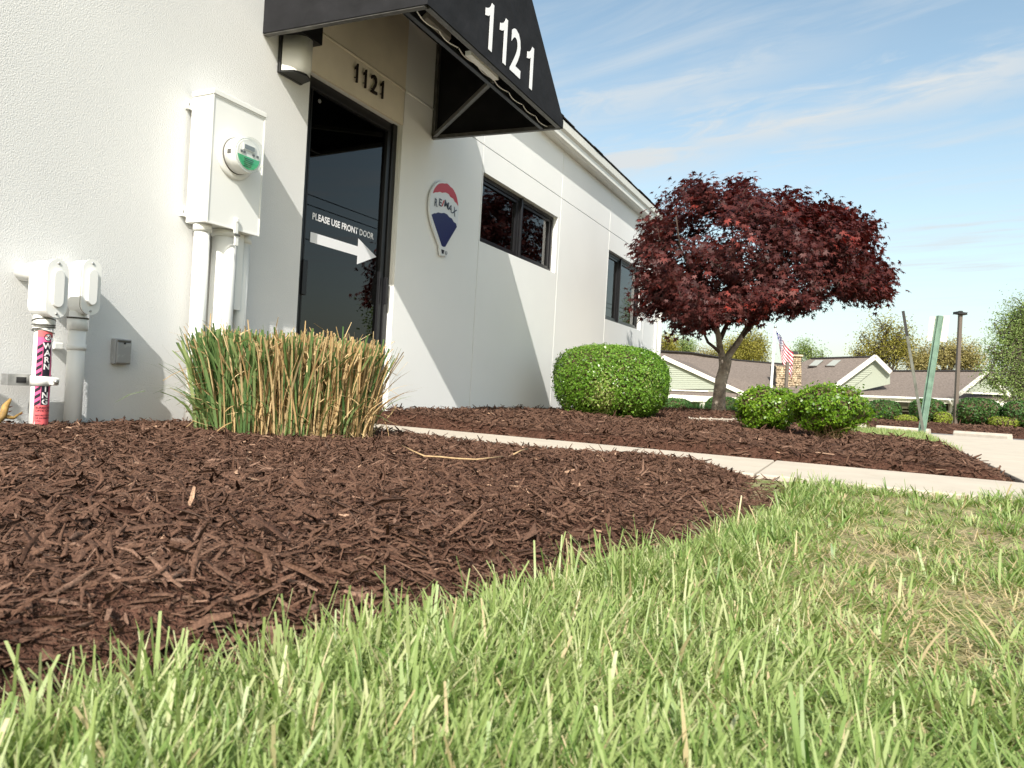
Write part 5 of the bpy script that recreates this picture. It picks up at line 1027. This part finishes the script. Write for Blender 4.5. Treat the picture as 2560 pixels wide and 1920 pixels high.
# far shrubs along the raised bed
def far_bush(label, x, y0, y1, w, D, m, n=2600, group='clipped round shrubs along the far bed', name='clipped_shrub', ls=.075):
    p = atD(x, y1, D); h = (y1 - y0) * D / 1800; bush(name, label, (p[0], p[1], p[2] - .05), w / 2 * D / 1800, w / 2 * D / 1800, h + .05, n, ls, m, group, power=2.8, rough=.04, cat='shrub', stems=3)
far_bush('round dark green shrub just left of the crossed sign posts', 2208, 1000, 1054, 78, 27, 'dark_shrub'); far_bush('round dark green shrub directly behind the crossed sign posts', 2317, 996, 1057, 80, 27, 'dark_shrub')
far_bush('broad dark green shrub right of the lamp post', 2440, 995, 1061, 102, 26, 'dark_shrub', 3200); far_bush('dark green shrub cut by the right edge of the picture', 2552, 1003, 1066, 84, 25, 'dark_shrub')
far_bush('dark clipped shrub between the big boxwood and the maple trunk', 1688, 996, 1040, 78, 27, 'dark_shrub'); far_bush('dark clipped shrub behind the maple trunk', 1806, 992, 1045, 84, 27, 'dark_shrub')
gg = 'low golden shrubs along the far bed'
far_bush('low golden shrub left of the crossed sign posts', 2263, 1037, 1057, 52, 26.4, 'gold_shrub', 1200, gg, 'golden_shrub', .06); far_bush('low golden shrub between the sign posts and the lamp post', 2356, 1030, 1060, 40, 26.2, 'gold_shrub', 1200, gg, 'golden_shrub', .06); far_bush('low golden shrub right of the broad dark shrub', 2508, 1042, 1066, 64, 25, 'gold_shrub', 1200, gg, 'golden_shrub', .06)
# dark tufts of ornamental grass behind the mound
for lab, x, D in (('dark grass tuft left of the maple trunk', 1745, 25.5), ('dark grass tuft right of the maple trunk', 1850, 25.5)):
    p = atD(x, 1042, D); t = thing('grass_tuft', lab, 'grass clump', 'dark grass tufts beyond the mound', loc=p); n = 500; a = rng.uniform(0, 6.28, n); r = rng.uniform(0, .35, n)
    V, Q, r_ = blades(np.stack([p[0] + r * np.cos(a), p[1] + r * np.sin(a), np.full(n, p[2] - .05)], -1), rng.uniform(.4, .75, n), np.full(n, .014), a, rng.uniform(.05, .5, n), rng.uniform(0, .6, n), rng.uniform(0, .5, n), 3, .1); tag(obj('blades', npmesh('blades', V, Q, rnd=r_), 'dark_shrub', t), kind='stuff')

# ================================================================== TREES BEHIND
def far_tree(name, label, x, yb_, D, lobes, r0, nl, ns, n, ls, m, ytrunk, spread=.35, bark='dark_bark', limb_from=(.3, .95)):
    base = atD(x, yb_, D); base[2] = min(base[2], -1.0); t = thing(name, label, 'tree', 'trees behind the far building', loc=base); k = D / 1800
    LB = [(atD(a, b, D + dz), (rx * k, rx * k * .9, ry * k)) for a, b, rx, ry, dz in lobes]; top = atD(x + 2, ytrunk, D)
    tr = [base + (top - base) * f + np.array([rng.normal(0, .08), rng.normal(0, .08), 0]) * (f > 0) for f in np.linspace(0, 1, 6)]
    grow(base, tr, LB, r0, nl, ns, bark, n, ls, m, t, spread=spread, limb_from=limb_from); return t
far_tree('oak_tree', 'yellow-green tree just right of the white building corner', 1650, 1000, 62, [(1650, 862, 42, 38, 0), (1680, 870, 30, 25, 1), (1615, 850, 40, 45, 2)], .28, 14, 7, 7800, .136, 'oak', 850)
far_tree('green_tree', 'grey-green tree beside the yellow one at the building corner', 1712, 1000, 70, [(1706, 862, 26, 26, 0), (1722, 872, 20, 18, 0)], .22, 9, 6, 3900, .128, 'green_tree', 860)
far_tree('budding_tree', 'low buff budding tree left of the maple trunk', 1765, 1000, 66, [(1750, 884, 34, 20, 0), (1785, 890, 34, 18, 0)], .18, 14, 9, 3900, .104, 'buff_tree', 890)
far_tree('oak_tree', 'large yellow-green tree behind the roof left of the flag', 1862, 1000, 64, [(1850, 880, 62, 36, 0), (1885, 860, 46, 42, 0), (1800, 895, 36, 26, 1), (1905, 885, 34, 36, 0)], .34, 20, 8, 14250, .136, 'oak', 850)
far_tree('green_tree', 'small fresh green tree rising behind the chimney', 2030, 990, 60, [(2006, 868, 22, 18, 0), (2046, 882, 26, 15, 0), (1988, 884, 14, 14, 0)], .16, 12, 7, 2850, .120, 'green_tree', 870)
far_tree('open_tree', 'tall open pale tree left of the crossed sign posts', 2212, 985, 58, [(2205, 815, 48, 28, 0), (2165, 845, 34, 34, 0), (2245, 840, 44, 34, 0), (2205, 870, 60, 34, 0), (2275, 880, 36, 30, 0), (2150, 885, 22, 22, 0)], .34, 34, 9, 8400, .136, 'oak', 830, .45, limb_from=(.2, .95))
far_tree('budding_tree', 'wide buff-gold tree behind the roof right of the sign posts', 2360, 985, 56, [(2330, 885, 60, 34, 0), (2400, 878, 58, 34, 0), (2440, 905, 38, 28, 0), (2290, 910, 34, 22, 0)], .32, 26, 8, 13500, .128, 'buff_tree', 880)
far_tree('ash_tree', 'large fresh green tree at the right edge overhanging the gable', 2560, 1050, 37, [(2555, 770, 52, 50, 0), (2510, 820, 46, 46, 0), (2565, 860, 60, 60, 0), (2490, 880, 50, 34, -.5), (2545, 950, 60, 46, 0), (2470, 955, 46, 26, -1), (2520, 1005, 34, 30, -1)], .30, 40, 9, 16500, .084, 'green_tree', 760, .28, limb_from=(.15, .98))
# trees and cables across the street, seen only as reflections in the glass
for i, (x, y, s) in enumerate(((17, -15, 1.0), (24, -20, 1.2), (10.5, -17, .9), (33, -17, 1.1))):
    t = thing('street_tree', ('leafy street tree mirrored in the far window', 'street tree mirrored at the right of the far window', 'street tree mirrored low in the door glass', 'distant street tree mirrored in the near window')[i], 'tree', 'trees across the street', loc=(x, y, -.1)); b_ = np.array((x, y, -.1)); z = 5.0 * s
    grow(b_, [b_ + np.array([0, 0, z * f]) for f in np.linspace(0, 1, 5)], [(b_ + np.array([0, 0, z * .8]), (2.0 * s, 2.0 * s, 1.6 * s)), (b_ + np.array([1.2, .5, z * .65]), (1.6, 1.6, 1.1)), (b_ + np.array([-1.2, -.4, z * .6]), (1.6, 1.6, 1.2))], .2, 14, 7, 'dark_bark', 4200, .17, 'green_tree', t, spread=.3)
for i, (y, z) in enumerate(((-10.5, 6.6), (-10.9, 6.4), (-11.5, 5.4))):
    P = [(x, y, z - .5 * math.sin(math.pi * (x + 30) / 90)) for x in np.linspace(-30, 60, 19)]
    tag(tube('overhead_cable', P, .018, 'post_dark', None, 5), ('top overhead cable across the street mirrored in the door', 'middle overhead cable across the street mirrored in the door', 'lowest overhead cable across the street mirrored in the door')[i], 'cable', 'overhead cables')
# unseen paving and roadway added behind the camera to bounce light onto the wall
tag(box('bounce_paving', (-60, -6.4, -.2), (3.0, -4.4, -.01), 'concrete', None), kind='structure'); tag(box('street', (-60, -15, -.3), (60, -9.9, -.03), 'asphalt', None), kind='structure')
